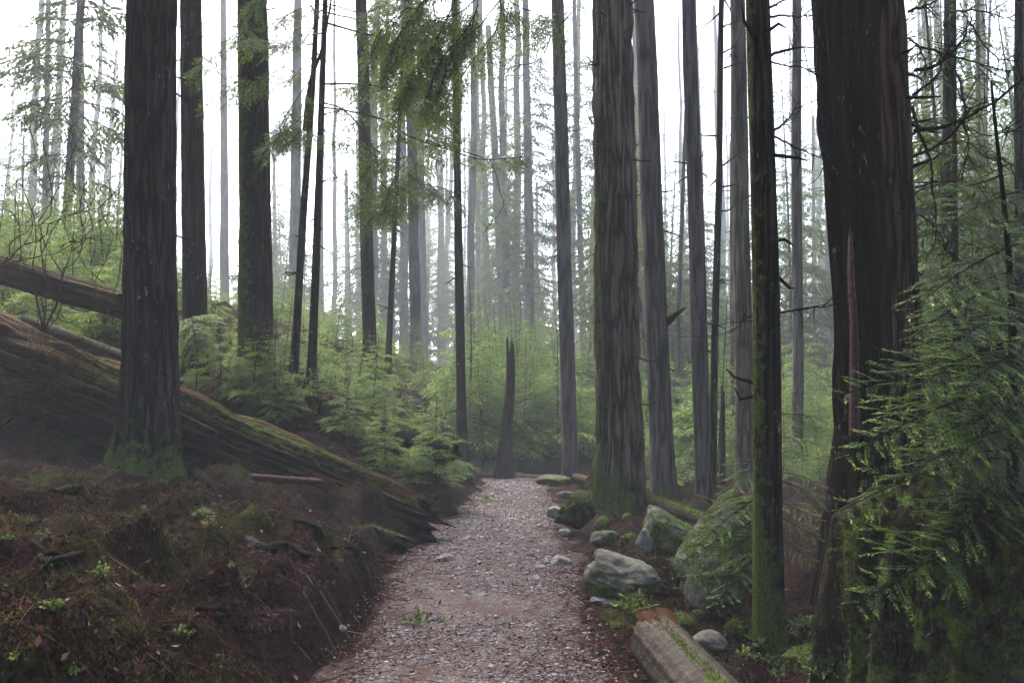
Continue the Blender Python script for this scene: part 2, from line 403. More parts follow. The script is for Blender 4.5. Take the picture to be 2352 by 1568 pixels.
def axis_pts(lo, hi, c, h, n):
    t = np.linspace(-1, 1, n)
    s_ = np.sinh(t * 5.2) / np.sinh(5.2)
    return np.where(s_ < 0, c + s_ * (c - lo), c + s_ * (hi - c))
gx = axis_pts(-155, 155, -0.8, 0, 440); gy = np.concatenate([np.linspace(-28, 2, 30)[:-1], 2 + (np.exp(np.linspace(0, 4.7, 400)) - 1) / (math.exp(4.7) - 1) * 230])
GX, GY = np.meshgrid(gx, gy); GZ = Z(GX, GY)
V = np.stack([GX, GY, GZ], -1).reshape(-1, 3); ny, nx = GX.shape
i_ = np.arange(ny - 1)[:, None] * nx; j_ = np.arange(nx - 1)[None]
Q = np.stack([i_ + j_, i_ + j_ + 1, i_ + nx + j_ + 1, i_ + nx + j_], -1).reshape(-1, 4)
m, n, b = new_mat("forest_floor")
tc = node(n, "ShaderNodeTexCoord").outputs["Object"]
c = ramp(n, noise(n, tc, 2.2, 6, 0.7, 0.5), [(0.3, (0.005, 0.003, 0.003)), (0.5, (0.020, 0.009, 0.009)), (0.7, (0.046, 0.018, 0.016))])
c = mixc(n, ramp(n, noise(n, tc, 24, 5, 0.75), [(0.4, 0.8), (0.62, 0.0)]), c, (0.012, 0.007, 0.006))
c = mixc(n, ramp(n, noise(n, tc, 70, 2, 0.6), [(0.66, 0.0), (0.74, 0.7)]), c, (0.13, 0.06, 0.04))
mk = ramp(n, math_(n, 'ADD', noise(n, tc, 0.8, 5, 0.7), math_(n, 'MULTIPLY', math_(n, 'SUBTRACT', noise(n, tc, 14, 3, 0.7), 0.5), .35)), [(0.52, 0.0), (0.66, 0.85)])
c = mixc(n, mk, c, ramp(n, noise(n, tc, 40, 3, 0.7), [(0.3, (0.012, 0.016, 0.004)), (0.55, (0.045, 0.055, 0.012)), (0.8, (0.10, 0.11, 0.028))]))
n.links.new(c, b.inputs["Base Color"]); b.inputs["Roughness"].default_value = 0.9; b.inputs["Specular IOR Level"].default_value = 0.02
bump(n, b, math_(n, 'ADD', noise(n, tc, 30, 5, 0.7), math_(n, 'MULTIPLY', noise(n, tc, 7, 4, 0.6), 1.5)), 1.0, 0.05)
g = obj("ground", mesh_data("ground", V, [Q], m, smooth=True)); tag(g, "dark reddish forest floor of needles and moss rising to the left of the path", "ground", kind="structure")

# path sheet
py_ = np.concatenate([np.linspace(-6, 2, 30)[:-1], np.linspace(2, 12, 330)[:-1], np.linspace(12, 27, 260)]); pu = np.linspace(-1.1, 1.1, 90)
PY, PU = np.meshgrid(py_, pu, indexing='ij')
edge = np.clip((np.abs(PU) - 0.96) / 0.14, 0, 1)
wobp = 0.16 * vnoise(np.stack([PY * .9, PY * 0, PY * 0], -1), 5) + 0.07 * vnoise(np.stack([PY * 3.1, PY * 0, PY * 0], -1), 6)
PX = path_c(PY) + PU * (path_w(PY) - wobp)
PZ = Z(PX, PY) + 0.012 - edge * 0.06 + 0.03 * (1 - edge) * vnoise(np.stack([PX * 2.5, PY * 2.5, PX * 0], -1), 77) * np.clip((np.abs(PU) - .8) / .2, 0, 1)
V = np.stack([PX, PY, PZ], -1).reshape(-1, 3); ny, nx = PX.shape
i_ = np.arange(ny - 1)[:, None] * nx; j_ = np.arange(nx - 1)[None]
Q = np.stack([i_ + j_, i_ + j_ + 1, i_ + nx + j_ + 1, i_ + nx + j_], -1).reshape(-1, 4)
m, n, b = new_mat("packed_gravel")
tc = node(n, "ShaderNodeTexCoord").outputs["Object"]
vo = node(n, "ShaderNodeTexVoronoi"); vo.inputs["Scale"].default_value = 42; n.links.new(tc, vo.inputs["Vector"])
sep = node(n, "ShaderNodeSeparateColor"); n.links.new(vo.outputs["Color"], sep.inputs[0])
c = ramp(n, sep.outputs[0], [(0.0, (0.045, 0.038, 0.037)), (0.4, (0.10, 0.088, 0.086)), (0.75, (0.165, 0.148, 0.144)), (1.0, (0.28, 0.25, 0.235))])
c = mixc(n, ramp(n, vo.outputs["Distance"], [(0.25, 0.0), (0.6, 0.75)]), c, (0.045, 0.033, 0.032))
c = mixc(n, ramp(n, noise(n, tc, 2.2, 6, 0.75), [(0.44, 0.0), (0.6, 0.85)]), c, (0.055, 0.034, 0.030))
me_ = math_(n, 'ADD', attr(n, "margin"), math_(n, 'MULTIPLY', math_(n, 'SUBTRACT', noise(n, tc, 4.0, 5, 0.7), 0.5), 1.1))
c = mixc(n, ramp(n, me_, [(0.55, 0.0), (0.95, 0.92)]), c, (0.026, 0.013, 0.012))
c = mixc(n, ramp(n, noise(n, tc, 38, 4, 0.7), [(0.55, 0.0), (0.63, 0.7)]), c, (0.12, 0.05, 0.038))
n.links.new(c, b.inputs["Base Color"]); b.inputs["Roughness"].default_value = 0.85; b.inputs["Specular IOR Level"].default_value = 0.1
bump(n, b, math_(n, 'ADD', math_(n, 'MULTIPLY', vo.outputs["Distance"], -1.0), noise(n, tc, 90, 3, 0.6)), 0.9, 0.012)
g = obj("path", mesh_data("path", V, [Q], m, {"margin": np.clip((np.abs(PU).ravel() - .45) / .55, 0, 1)}, smooth=True)); tag(g, "packed gravel footpath strewn with reddish leaf litter between the trees", "path", kind="structure")

# ------------------------------------------------------------------ haze: one closed box of even density
m = bpy.data.materials.new("thin_fog"); m.use_nodes = True; n = m.node_tree; n.nodes.clear()
out = n.nodes.new("ShaderNodeOutputMaterial"); pv = n.nodes.new("ShaderNodeVolumePrincipled")
pv.inputs["Color"].default_value = (0.96, 0.98, 0.97, 1); pv.inputs["Density"].default_value = 0.0040; pv.inputs["Anisotropy"].default_value = -0.5
n.links.new(pv.outputs[0], out.inputs["Volume"])
lo = np.array([-158, -31, float(GZ.min()) - 1.0]); hi = np.array([158, 236, float(GZ.max()) + 62.0])
V = np.array([[(lo, hi)[a][0], (lo, hi)[b_][1], (lo, hi)[c_][2]] for a in (0, 1) for b_ in (0, 1) for c_ in (0, 1)])
hz = obj("haze", mesh_data("haze", V, [np.array([[0, 1, 3, 2], [4, 6, 7, 5], [0, 4, 5, 1], [2, 3, 7, 6], [0, 2, 6, 4], [1, 5, 7, 3]])], m))
tag(hz, "pale morning fog filling the whole forest", "haze", kind="stuff")

# ------------------------------------------------------------------ foliage builders
def children_of(Sx, D, N, L, spacing, ang, lenf, rng, droop=0.0, t0=0.08, both=True, njit=0.15):
    """side shoots along many parent shoots at once"""
    cnt = np.maximum(2, np.ceil(L / spacing).astype(int)); idx = np.repeat(np.arange(len(Sx)), cnt)
    k = np.arange(len(idx)) - np.repeat(np.cumsum(cnt) - cnt, cnt)
    t = t0 + (1 - t0) * (k + rng.uniform(.2, .8, len(idx))) / cnt[idx]
    d = D[idx]; nn = norm(N[idx] + rng.normal(0, njit, (len(idx), 3))); l = L[idx]
    pos = Sx[idx] + d * (t * l)[:, None]; pos[:, 2] -= droop * l * t * t
    dt = d.copy(); dt[:, 2] -= 2 * droop * t; dt = norm(dt)
    bvec = norm(np.cross(nn, dt)); sgn = np.where(k % 2 == 0, 1.0, -1.0)
    an = ang + rng.normal(0, .12, len(idx))
    cd = norm(dt * np.cos(an)[:, None] + bvec * (sgn * np.sin(an))[:, None] + rng.normal(0, .05, (len(idx), 3)))
    cl = l * lenf(t) * rng.uniform(.75, 1.2, len(idx))
    return pos, cd, nn, cl, t, idx

def bough(mbw, mbl, base, direction, L, rng, width=0.45, droop=0.25, lod=0, up=(0, 0, 1), r0=None, bare=0.1, tipgain=1.0, sub=None):
    """one flat drooping hemlock bough: wood into mbw, needles or sprays into mbl"""
    base = np.array([tuple(base)], float); D = norm(np.array([tuple(direction)], float)); N = np.array([tuple(up)], float)
    N = norm(N - D * (N * D).sum(-1, keepdims=True)); Lx = np.array([float(L)])
    t = np.linspace(0, 1, 9)
    ax = base + D * (t * L)[:, None]; ax[:, 2] -= droop * L * t * t
    r0 = r0 or L * 0.006
    V_, T_, Q_ = tube(ax, r0 * (1 - .85 * t), 5); mbw.add(V_, T_, Q_)
    prof = lambda tt: width * np.clip(1.15 - tt, .08, 1) * np.clip((tt) / .25, .35, 1)
    if lod == 0: sp = (0.058, 0.014, 0.0046)
    elif lod == .5: sp = (0.038, 0.0075, None)
    elif lod == 1: sp = (0.042, 0.016, None)
    elif lod == 2: sp = (0.085, None, None)
    else: sp = (0.17, None, None)
    p1, d1, n1, l1, t1, _ = children_of(base, D, N, Lx, sp[0], R(52), prof, rng, droop, t0=bare)
    V_, Q_ = sticks(p1, p1 + d1 * (l1 * .8)[:, None] - np.stack([l1 * 0, l1 * 0, l1 * .12], 1), r0 * .22); mbw.add(V_, None, Q_)
    if lod == .5:
        kp = rng.uniform(size=len(p1)) > .2; p1, d1, n1, l1, t1 = p1[kp], norm(d1[kp] + rng.normal(0, .16, (kp.sum(), 3))), n1[kp], l1[kp] * rng.uniform(.6, 1.15, kp.sum()), t1[kp]
    dr1 = 0.34 if lod != .5 else .2
    if lod <= 1:
        p2, d2, n2, l2, t2, i2 = children_of(p1, d1, n1, l1, sp[1], R(45), lambda tt: (.22 if lod == 0 else .3) * np.clip(1.25 - tt, .25, 1), rng, dr1, t0=.05)
        l2 = np.clip(l2, .014, .05 if lod == 0 else .027 if lod == .5 else .065)
        ap = np.concatenate([p2, p1 + d1 * (l1 * .75)[:, None] - np.stack([l1 * 0, l1 * 0, l1 * .12], 1)]); ad = np.concatenate([d2, d1]); an = np.concatenate([n2, n1])
        al = np.concatenate([l2, np.clip(l1 * .35, .02, .04 if lod == .5 else .12)]); at = np.concatenate([t2 * .6 + t1[i2] * .2, t1 * .3 + .6])
        if lod == 0:
            p3, d3, n3, l3, t3, i3 = children_of(ap, ad, an, al, sp[2], R(62), lambda tt: tt * 0 + 1, rng, .12, t0=.02, njit=.35)
            V_, Q_ = kites(p3, d3, n3, rng.uniform(.013, .022, len(p3)), .0040, rng)
            tip = np.clip(at[i3] * .75 + t3 * .3 + rng.normal(0, .07, len(p3)), 0, 1.2)
        else:
            V_, Q_ = kites(ap, ad - np.array([0, 0, .12]), an + rng.normal(0, .12 if lod == .5 else .25, ap.shape), al * 1.15, np.clip(al * .32, .005, .009 if lod == .5 else .02), rng, .15)
            tip = np.clip(at + rng.normal(0, .12, len(ap)), 0, 1.2)
    elif lod == 2:
        p2, d2, n2, l2, t2, i2 = children_of(p1, d1, n1, l1, .048, R(45), lambda tt: tt * 0 + .34, rng, dr1, t0=.05)
        l2 = np.clip(l2, .05, .13)
        V_, Q_ = kites(p2, d2 - np.array([0, 0, .15]), n2 + rng.normal(0, .3, p2.shape), l2 * 1.1, l2 * .34, rng, .15)
        tip = np.clip(t2 * .5 + t1[i2] * .4 + rng.normal(0, .12, len(p2)), 0, 1.2)
    else:
        p2, d2, n2, l2, t2, i2 = children_of(p1, d1, n1, l1, .095 if lod == 3 else .12, R(42), lambda tt: tt * 0 + .4, rng, dr1, t0=.05)
        l2 = np.clip(l2, .09, .2) if lod == 3 else np.clip(l2 * 1.3, .17, .4)
        V_, Q_ = kites(p2, d2 - np.array([0, 0, .25]), n2 + rng.normal(0, .35, p2.shape), l2 * 1.1, l2 * .27, rng, .15)
        tip = np.clip(t2 * .4 + t1[i2] * .4 + rng.normal(0, .15, len(p2)), 0, 1.2)
    mbl.add(V_, None, Q_, tip=np.repeat(tip * tipgain, 4))

def needle_spray(me_name, L, seed, mat, lod=0, width=.45, droop=.2, bare=.1):
    """a bough in its own frame along +X; wood and needles in one mesh (two materials)"""
    rng = np.random.default_rng(seed); a, b_ = MB(), MB()
    bough(a, b_, (0, 0, 0), (1, 0, .12), L, rng, width, droop, lod, bare=bare)
    V_ = np.concatenate(a.V + b_.V); off = a.n
    faces = []; mi = []
    for arr, id_ in ((a.T, 0), (a.Q, 0)):
        if arr: x = np.concatenate(arr); faces.append(x); mi.append(np.zeros(len(x)))
    x = np.concatenate(b_.Q) + off; faces.append(x); mi.append(np.ones(len(x)))
    tip = np.concatenate([np.zeros(off), np.concatenate(b_.A["tip"])])
    return mesh_data(me_name, V_, faces, None, {"tip": tip}, mats=[M_twig, mat], mat_index=np.concatenate(mi))

# ------------------------------------------------------------------ trunks
def trunk_mesh(name, mat, base, top, r, H, seed, furrow=0.06, ridges=22, flare=0.5, fl_h=0.45, lobes=5, seg=40, step=0.12, moss_h=0.0, moss_side=0.0, taper=0.55, stubs=10, wob=0.02, zshow=None):
    """furrowed, flared trunk in its own frame (origin at base); returns mesh and a function for points on its axis"""
    rng = np.random.default_rng(seed)
    base = np.array(tuple(base), float); top = np.array(tuple(top), float)
    ax = (top - base) / (top[2] - base[2])
    zs = [-0.5]
    while zs[-1] < H:
        zz = zs[-1]; zs.append(zz + (step * .5 if zz < 1.2 else step if (zshow is None or zz < zshow) else step * 8))
    zs = np.array(zs); n_ = len(zs)
    a = np.linspace(0, 2 * np.pi, seg, endpoint=False)
    A, ZZ = np.meshgrid(a, zs)
    ph = rng.uniform(0, 6.28, 4)
    rad = r * (1 - taper * np.clip(ZZ, 0, None) / H)
    fl = np.exp(-np.clip(ZZ, -.2, None) / fl_h)
    rad = rad * (1 + flare * fl * (0.75 + .45 * np.sin(A * lobes + ph[0]) * 1.0 + .3 * np.sin(A * 3 + ph[1])))
    cp = np.stack([np.cos(A) * ridges / 6.28, np.sin(A) * ridges / 6.28, ZZ * (1.5 if ridges > 44 else 1.2) + 0 * A], -1)
    wp = .5 * np.stack([vnoise(np.stack([ZZ * 2.2, A * 2, A * 0], -1), seed + 51), vnoise(np.stack([ZZ * 2.2, A * 2, A * 0 + 9], -1), seed + 52), 0 * A], -1)
    rid = 1.5 * np.sqrt(np.abs(vnoise(cp + wp, seed))) + .45 * np.sqrt(np.abs(vnoise(cp * np.array([2.3, 2.3, 2.6]) + wp, seed + 5))) - 1.05
    rad = rad * (1 + furrow * rid + .04 * vnoise(np.stack([np.cos(A), np.sin(A), ZZ * .6], -1), seed + 9))
    wx = wob * vnoise(np.stack([ZZ * .35, ZZ * 0, ZZ * 0], -1), seed + 3); wy = wob * vnoise(np.stack([ZZ * .35, ZZ * 0 + 5, ZZ * 0], -1), seed + 4)
    X = ax[0] * ZZ + wx + rad * np.cos(A); Y = ax[1] * ZZ + wy + rad * np.sin(A)
    V_ = np.stack([X, Y, ZZ], -1).reshape(-1, 3)
    mo = np.clip(moss_h * np.exp(-np.clip(ZZ, 0, None) / 0.8) + moss_side * (np.cos(A - 2.9) * .5 + .5) + .1 * vnoise(np.stack([np.cos(A) * 1.5, np.sin(A) * 1.5, ZZ], -1), seed + 30), 0, 1)
    mb = MB(); mb.add(V_, None, grid_q(n_, seg), moss=mo.ravel(), ridge=np.clip(rid * 1.1 + .62, 0, 1).ravel())
    for _ in range(stubs):                       # snapped twig stubs, as part of the bark
        z0 = rng.uniform(1.5, min(H, (zshow or H))); an = rng.uniform(0, 6.28); l = rng.uniform(.06, .25) + r * .5
        p0 = ax * z0 + np.array([math.cos(an), math.sin(an), 0]) * r * .5
        p1 = p0 + np.array([math.cos(an) * l, math.sin(an) * l, rng.uniform(-.15, .1)])
        p2 = p1 + np.array([math.cos(an + .3) * l * .3, math.sin(an + .3) * l * .3, rng.uniform(-.08, .12)])
        v, t, q = tube([p0, p1, p2], [.018, .012, .005], 5); mb.add(v, t, q)
    return mb.data(name, mat, True)

# tall crown variants, shared by the trees (local frame, z measured from the tree base)
def crown_mesh(name, seed, z0, z1, n_b, Lmax, mat, lod=3, lmin=.4):
    rng = np.random.default_rng(seed); a, b_ = MB(), MB()
    for i in range(n_b):
        f = (i + rng.uniform(0, 1)) / n_b; z = z0 + (z1 - z0) * f
        L = Lmax * (lmin + (1 - lmin) * (1 - f)) * rng.uniform(.6, 1.1) * min(1, .45 + f * 2.5)
        an = i * 2.4 + rng.normal(0, .4)
        bough(a, b_, (0, 0, z), (math.cos(an), math.sin(an), rng.uniform(-.1, .25)), L, rng, .42, rng.uniform(.2, .45), lod, r0=.012 * L ** .8, bare=.22)
    V_ = np.concatenate(a.V + b_.V); off = a.n; faces = []; mi = []
    for arr in (a.T, a.Q): x = np.concatenate(arr); faces.append(x); mi.append(np.zeros(len(x)))
    x = np.concatenate(b_.Q) + off; faces.append(x); mi.append(np.ones(len(x)))
    tip = np.concatenate([np.zeros(off), np.concatenate(b_.A["tip"])])
    return mesh_data(name, V_, faces, None, {"tip": tip}, mats=[M_twig, mat], mat_index=np.concatenate(mi))

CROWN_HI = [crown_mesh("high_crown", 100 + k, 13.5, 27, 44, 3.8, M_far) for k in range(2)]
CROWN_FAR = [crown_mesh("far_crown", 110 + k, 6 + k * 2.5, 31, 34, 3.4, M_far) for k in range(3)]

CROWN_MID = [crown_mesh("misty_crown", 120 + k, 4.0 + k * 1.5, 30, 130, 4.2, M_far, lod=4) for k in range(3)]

LBL = {
 "L1": "massive dark trunk with mossy roots in front of the long fallen log", "L2": "dark trunk half hidden behind the massive tree on the left bank",
 "L3": "thick dark trunk with yellow moss down one side, near the slim twin stems", "LF": "pale fog-faded trunk between the two thickest dark trunks on the left",
 "L4": "grey straight trunk standing right behind the two slim dark stems", "S1": "slim dark stem leaning right and forking near its top, left one of the slim pair",
 "S2": "slim dark hemlock with long drooping branches over the path, right one of the slim pair",
 "F1": "faint trunk just right of the slim dark branching hemlock", "L5": "dark purplish trunk rising behind saplings, under the hanging branch ends", "F2": "thin faint trunk right behind the dark purplish trunk",
 "D1": "thin mossy stem leaning right, beside the dark purplish trunk", "L6": "brownish grey trunk with twiggy base, right of the thin leaning mossy stem", "F3": "pale trunk touching the brownish twiggy one on its right side",
 "F4": "very pale trunk left of the dark tree at the path's far left edge", "C1": "dark tree with flared root on the left edge of the path's far end", "C2": "grey trunk leaning left behind the broken snag",
 "C3": "straight grey trunk rising from saplings right of the broken snag", "F5": "thin pale trunk between the leaning grey one and the straight grey one", "F6": "very thin pale trunk close right of the straight grey trunk",
 "C4": "grey trunk with small moss tufts at the right side of the path's far end", "F7": "thin grey trunk just right of the tuft-dotted trunk", "B1": "large deeply furrowed conifer with broad mossy base beside the path",
 "F8": "pale trunk showing along the right side of the large furrowed conifer", "R1": "tall grey trunk with mossy broken limb on its right side", "R2": "smooth grey trunk between the trunk with a broken limb and the thin black one",
 "R3": "thin black trunk leaning slightly right at its top, with short side branches", "F9": "thin stem leaning right behind the smooth grey trunk", "R4": "grey trunk partly hidden behind the nearest slim mossy trunk",
 "F10": "dim trunk between the thin black trunk and the partly hidden grey one", "N1": "nearest slim mossy trunk standing among boulders right of the path", "F11": "fog-grey trunk alone in the gap left of the huge charred snag",
 "F12": "very thin faint trunk against the left edge of the charred snag", "G1": "huge red-brown cedar trunk fused to the right of the charred snag", "F13": "dark trunk behind the tangle of bare branches at the right",
 "F14": "dark trunk at the extreme right edge of the forest", "Z1": "slender pale leaning trunk at the far upper left, leftmost of three", "Z2": "pale trunk curving right at the far upper left, middle of three", "Z3": "pale upright trunk at the upper left, closest to the massive dark trunk",
 "F15": "thin shadowy trunk amid bare branches right of the cedar", "F16": "faintest trunk just right of the flared-root tree", "F17": "faint trunk against the left side of the large furrowed conifer", "F18": "faint trunk left of the dark purplish trunk", "F19": "faint trunk just right of the yellow-mossed thick trunk"}
OPT = {  # material, furrow, ridges, flare, flare height, moss low, moss side, segs
 "L1": (M_bark_dark, .07, 60, .55, .6, .8, .0, 150), "L2": (M_bark_dark, .07, 46, .25, .4, .6, .0, 100), "L3": (M_bark_dark, .07, 50, .3, .5, .7, .8, 110),
 "B1": (M_bark_grey, .17, 50, .34, .7, .55, .48, 180), "R1": (M_bark_far, .05, 24, .3, .5, .6, .05, 48), "R2": (M_bark_far, .03, 20, .25, .4, .5, 0, 40), "N1": (M_bark_dark, .07, 24, .22, .3, .7, .5, 80),
 "C1": (M_bark_dark, .05, 18, 1.1, .5, .6, .1, 48), "R3": (M_bark_dark, .05, 12, .3, .3, .3, 0, 24), "S1": (M_bark_dark, .05, 12, .3, .3, .3, 0, 20), "S2": (M_bark_dark, .05, 12, .3, .3, .3, 0, 20),
 "G1": (M_bark_red, .20, 30, .35, .8, .4, .1, 120), "D1": (M_bark_dark, .04, 12, .2, .3, .5, .5, 20), "L5": (M_bark_dark, .04, 20, .3, .4, .4, 0, 40), "R4": (M_bark_grey, .04, 20, .3, .4, .5, .1, 40)}
TREE = {}
for q, (k_, xt, xb, yb, wd, d) in enumerate(HERO):
    base = P(xb, yb, d); top = P(xt, 0, d); r = wd / FPX * d / 2
    gz = Z1(base.x, base.y)
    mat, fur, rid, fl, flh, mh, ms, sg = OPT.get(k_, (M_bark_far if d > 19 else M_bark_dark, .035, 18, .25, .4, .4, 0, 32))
    slim = r < .13
    H = 11 if k_ in ("S1", "S2", "D1") else 17 if slim else 30
    zt = top.z - base.z + .6
    t = thing("conifer_tree" if k_ not in ("S1", "S2", "D1", "R3") else "slim_hemlock", (base.x, base.y, min(gz, base.z)), LBL[k_], "tree")
    off = Vector((0, 0, base.z - min(gz, base.z)))
    me = trunk_mesh("trunk", mat, base, top, r, H, 300 + q, fur, rid, fl, flh, seg=sg, moss_h=mh, moss_side=ms, stubs=(6 if d > 24 else 12), step=.05 if k_ == "B1" else .08 if d < 15 else .2, zshow=zt, taper=.45 if not slim else .6)
    obj("trunk", me, t, off)
    if not slim and k_ not in ("N1", "G1", "Z1", "Z3", "LF", "F1", "F18", "F19", "F3", "F16", "L4"):
        ax = (top - base) / (top.z - base.z)
        cr = obj("crown", CROWN_HI[q % 2] if d < 24.5 else CROWN_MID[q % 3], t, off, (0, 0, q * 1.7), (1, 1, .95 + .1 * (q % 3)))
        # lean the crown with the trunk
        Msh = Matrix.Identity(4); Msh[0][2] = ax.x; Msh[1][2] = ax.y
        cr.matrix_basis = Matrix.Translation(off) @ Matrix.Rotation(math.atan(ax.x), 4, 'Y') @ Matrix.Rotation(q * 1.7, 4, 'Z')
    TREE[k_] = (t, base, top, r)

# distant trees: repeats with shared meshes
rngf = np.random.default_rng(42)
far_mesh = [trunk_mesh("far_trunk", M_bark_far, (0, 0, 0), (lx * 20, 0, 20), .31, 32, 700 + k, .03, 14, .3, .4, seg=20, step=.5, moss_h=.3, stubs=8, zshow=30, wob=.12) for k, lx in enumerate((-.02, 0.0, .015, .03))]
protos = []
for k in range(4):
    t = thing("fog_tree", (0, 0, -200), "", "tree", "fog-faded conifers in the distance")
    obj("trunk", far_mesh[k], t); obj("crown", CROWN_FAR[k % 3], t, None, (0, 0, k))
    protos.append(t)
placed = [(TREE[k][1].x, TREE[k][1].y) for k in TREE]; cnt = 0; tries = 0
while cnt < 150 and tries < 6000:
    tries += 1
    d = 48 + 170 * rngf.uniform() ** .85; x = rngf.uniform(-.62, .62) * d
    if x / d < -.2 and rngf.uniform() < .45: continue
    if min((x - a) ** 2 + (d - b_) ** 2 for a, b_ in placed) < (2.0 if d < 60 else 5.5): continue
    placed.append((x, d)); o = protos[cnt % 4] if cnt < 4 else copy_tree(protos[cnt % 4])
    o.location = (x, d, Z1(x, d) - .1); o.rotation_euler = (0, 0, rngf.uniform(0, 6.28)); s_ = rngf.uniform(.8, 1.4) * (1 + d / 400); o.scale = (s_, s_, rngf.uniform(1.05, 1.3) * (1 + d / 500))
    o["label"] = "tall conifer fading into the fog far behind the nearer trunks"
    cnt += 1

# unseen trees added beside and behind the viewpoint: their crowns shade the near fog
CROWN_WALL = [crown_mesh("low_crown", 130 + k, 1.2, 27, 150, 5.0, M_far) for k in range(2)]
ring = []
while len(ring) < 95:
    x, y = rngf.uniform(-48, 48), rngf.uniform(-26, 22)
    if y > 0 and abs(x) < .64 * y + 6.5: continue
    if y <= 0 and x * x + y * y < 60: continue
    if ring and min((x - a) ** 2 + (y - b_) ** 2 for a, b_ in ring) < 11: continue
    ring.append((x, y))
for i, (x, y) in enumerate(ring):
    t = thing("shade_tree", (x, y, Z1(x, y) - .1), "unseen tall conifer added beside or behind the viewpoint to shade the near fog", "tree", "added shade conifers around the viewpoint")
    obj("trunk", far_mesh[i % 4], t); obj("crown", CROWN_WALL[i % 2], t, None, (0, 0, i * 1.1))

# ------------------------------------------------------------------ young hemlocks and undergrowth
def sapling_meshes(seed, H, nb, Lm, mat, lod):
    rng = np.random.default_rng(seed); a, b_ = MB(), MB(); st = MB()
    zz = np.linspace(-.15, H, 12); cx = .04 * H * np.sin(zz / H * 2 + seed); pts = np.stack([cx, cx * .4, zz], 1)
    v, t, q = tube(pts, .006 * H * (1 - .9 * np.linspace(0, 1, 12)) + .004, 6); st.add(v, t, q)
    for i in range(nb):
        f = (i + rng.uniform(0, 1)) / nb; z = H * (.12 + .88 * f); L = Lm * (1.08 - f) * rng.uniform(.6, 1.15) + .08
        an = i * 2.4 + rng.normal(0, .4); px = np.interp(z, zz, cx)
        bough(a, b_, (px, px * .4, z), (math.cos(an), math.sin(an), .25 + .3 * f), L, rng, .5, rng.uniform(.25, .55), lod, r0=.006 * L ** .5, bare=.12, tipgain=.8 + .4 * f)
    V_ = np.concatenate(a.V + b_.V); off = a.n; faces = []; mi = []
    for arr in (a.T, a.Q): x = np.concatenate(arr); faces.append(x); mi.append(np.zeros(len(x)))
    x = np.concatenate(b_.Q) + off; faces.append(x); mi.append(np.ones(len(x)))
    tip = np.concatenate([np.zeros(off), np.concatenate(b_.A["tip"])])
    return st.data("stem", M_twig, True), mesh_data("foliage", V_, faces, None, {"tip": tip}, mats=[M_twig, mat], mat_index=np.concatenate(mi))

SAP_N = [sapling_meshes(800 + k, 1.2 + .35 * k, 34, .70 + .12 * k, M_young, 1) for k in range(4)]
SAP_F = [sapling_meshes(820 + k, 2.0 + .6 * k, 52, 1.15 + .15 * k, M_young, 2) for k in range(4)]
SAP_T = [sapling_meshes(840 + k, 11 + 3 * k, 105, 2.7, M_far, 4) for k in range(3)]
def plant_saplings(kind, pts, label, group, name="hemlock_sapling"):
    pr = []
    for st, fo in kind:
        t = thing(name, (0, 0, -200), label, "sapling", group); obj("stem", st, t); obj("foliage", fo, t); pr.append(t)
    for i, (x, y, s_) in enumerate(pts):
        o = pr[i % len(pr)] if i < len(pr) else copy_tree(pr[i % len(pr)])
        o.location = (x, y, Z1(x, y) - .03); o.rotation_euler = (rngf.normal(0, .06), rngf.normal(0, .06), rngf.uniform(0, 6.28)); o.scale = (s_, s_, s_)
def scatter(n_, xr, yr, ok=None, s=(.7, 1.3), mind=.5):
    out_ = []; tr = 0
    while len(out_) < n_ and tr < n_ * 60:
        tr += 1; y = rngf.uniform(*yr); x = rngf.uniform(*xr(y))
        if ok and not ok(x, y): continue
        if out_ and min((x - a) ** 2 + (y - b_) ** 2 for a, b_, _ in out_) < mind ** 2: continue
        if min((x - TREE[k][1].x) ** 2 + (y - TREE[k][1].y) ** 2 for k in TREE) < .3: continue
        out_.append((x, y, rngf.uniform(*s)))
    return out_
px2x = lambda a, b_: (lambda y: ((a - 1176) / FPX * y, (b_ - 1176) / FPX * y))
plant_saplings(SAP_N, scatter(60, px2x(560, 1040), (14.2, 21.5), lambda x, y: x < path_c(y) - 1.1, s=(.3, .85), mind=.3), "short light green hemlock sapling on the bank above the long fallen log", "hemlock saplings on the bank above the log")
plant_saplings(SAP_F, scatter(60, px2x(1060, 1350), (24.5, 36)), "bushy green hemlock sapling in the thicket beyond the path's end", "hemlock saplings behind the path's end")
plant_saplings(SAP_F, scatter(60, px2x(1450, 2100), (17.5, 36), s=(.6, 1.3)), "young green hemlock among the trunks right of the large furrowed conifer", "young hemlocks among the right-hand trunks")
plant_saplings(SAP_N, scatter(16, px2x(420, 640), (15, 20), s=(.3, .7)), "small yellow-green sapling at the foot of the dark trunks left of the slim pair", "saplings at the foot of the left trunks")
plant_saplings(SAP_F, scatter(44, px2x(-40, 300), (16, 32), s=(.5, 1.1)), "yellow-green young tree on the hillside left of the massive dark trunk", "young trees on the left hillside")
plant_saplings(SAP_F, scatter(22, px2x(650, 1060), (22, 38), s=(.3, .8)), "fog-softened sapling between the pale trunks up the slope", "saplings up the foggy slope")
plant_saplings(SAP_T, scatter(70, px2x(1440, 2440), (34, 105), s=(.8, 1.8), mind=2), "tall young hemlock with airy boughs in the haze at the right", "tall young hemlocks at the right", "young_hemlock")
plant_saplings(SAP_F, scatter(34, px2x(250, 720), (18, 40), s=(.3, .8)), "low green sapling on the bare hillside behind the dark left trunks", "saplings on the hillside behind the left trunks")
plant_saplings(SAP_T, scatter(9, px2x(2110, 2440), (12, 24), s=(.6, .9), mind=1.5), "dark young hemlock with airy boughs behind the tangle of bare branches", "young hemlocks behind the bare branches", "young_hemlock")
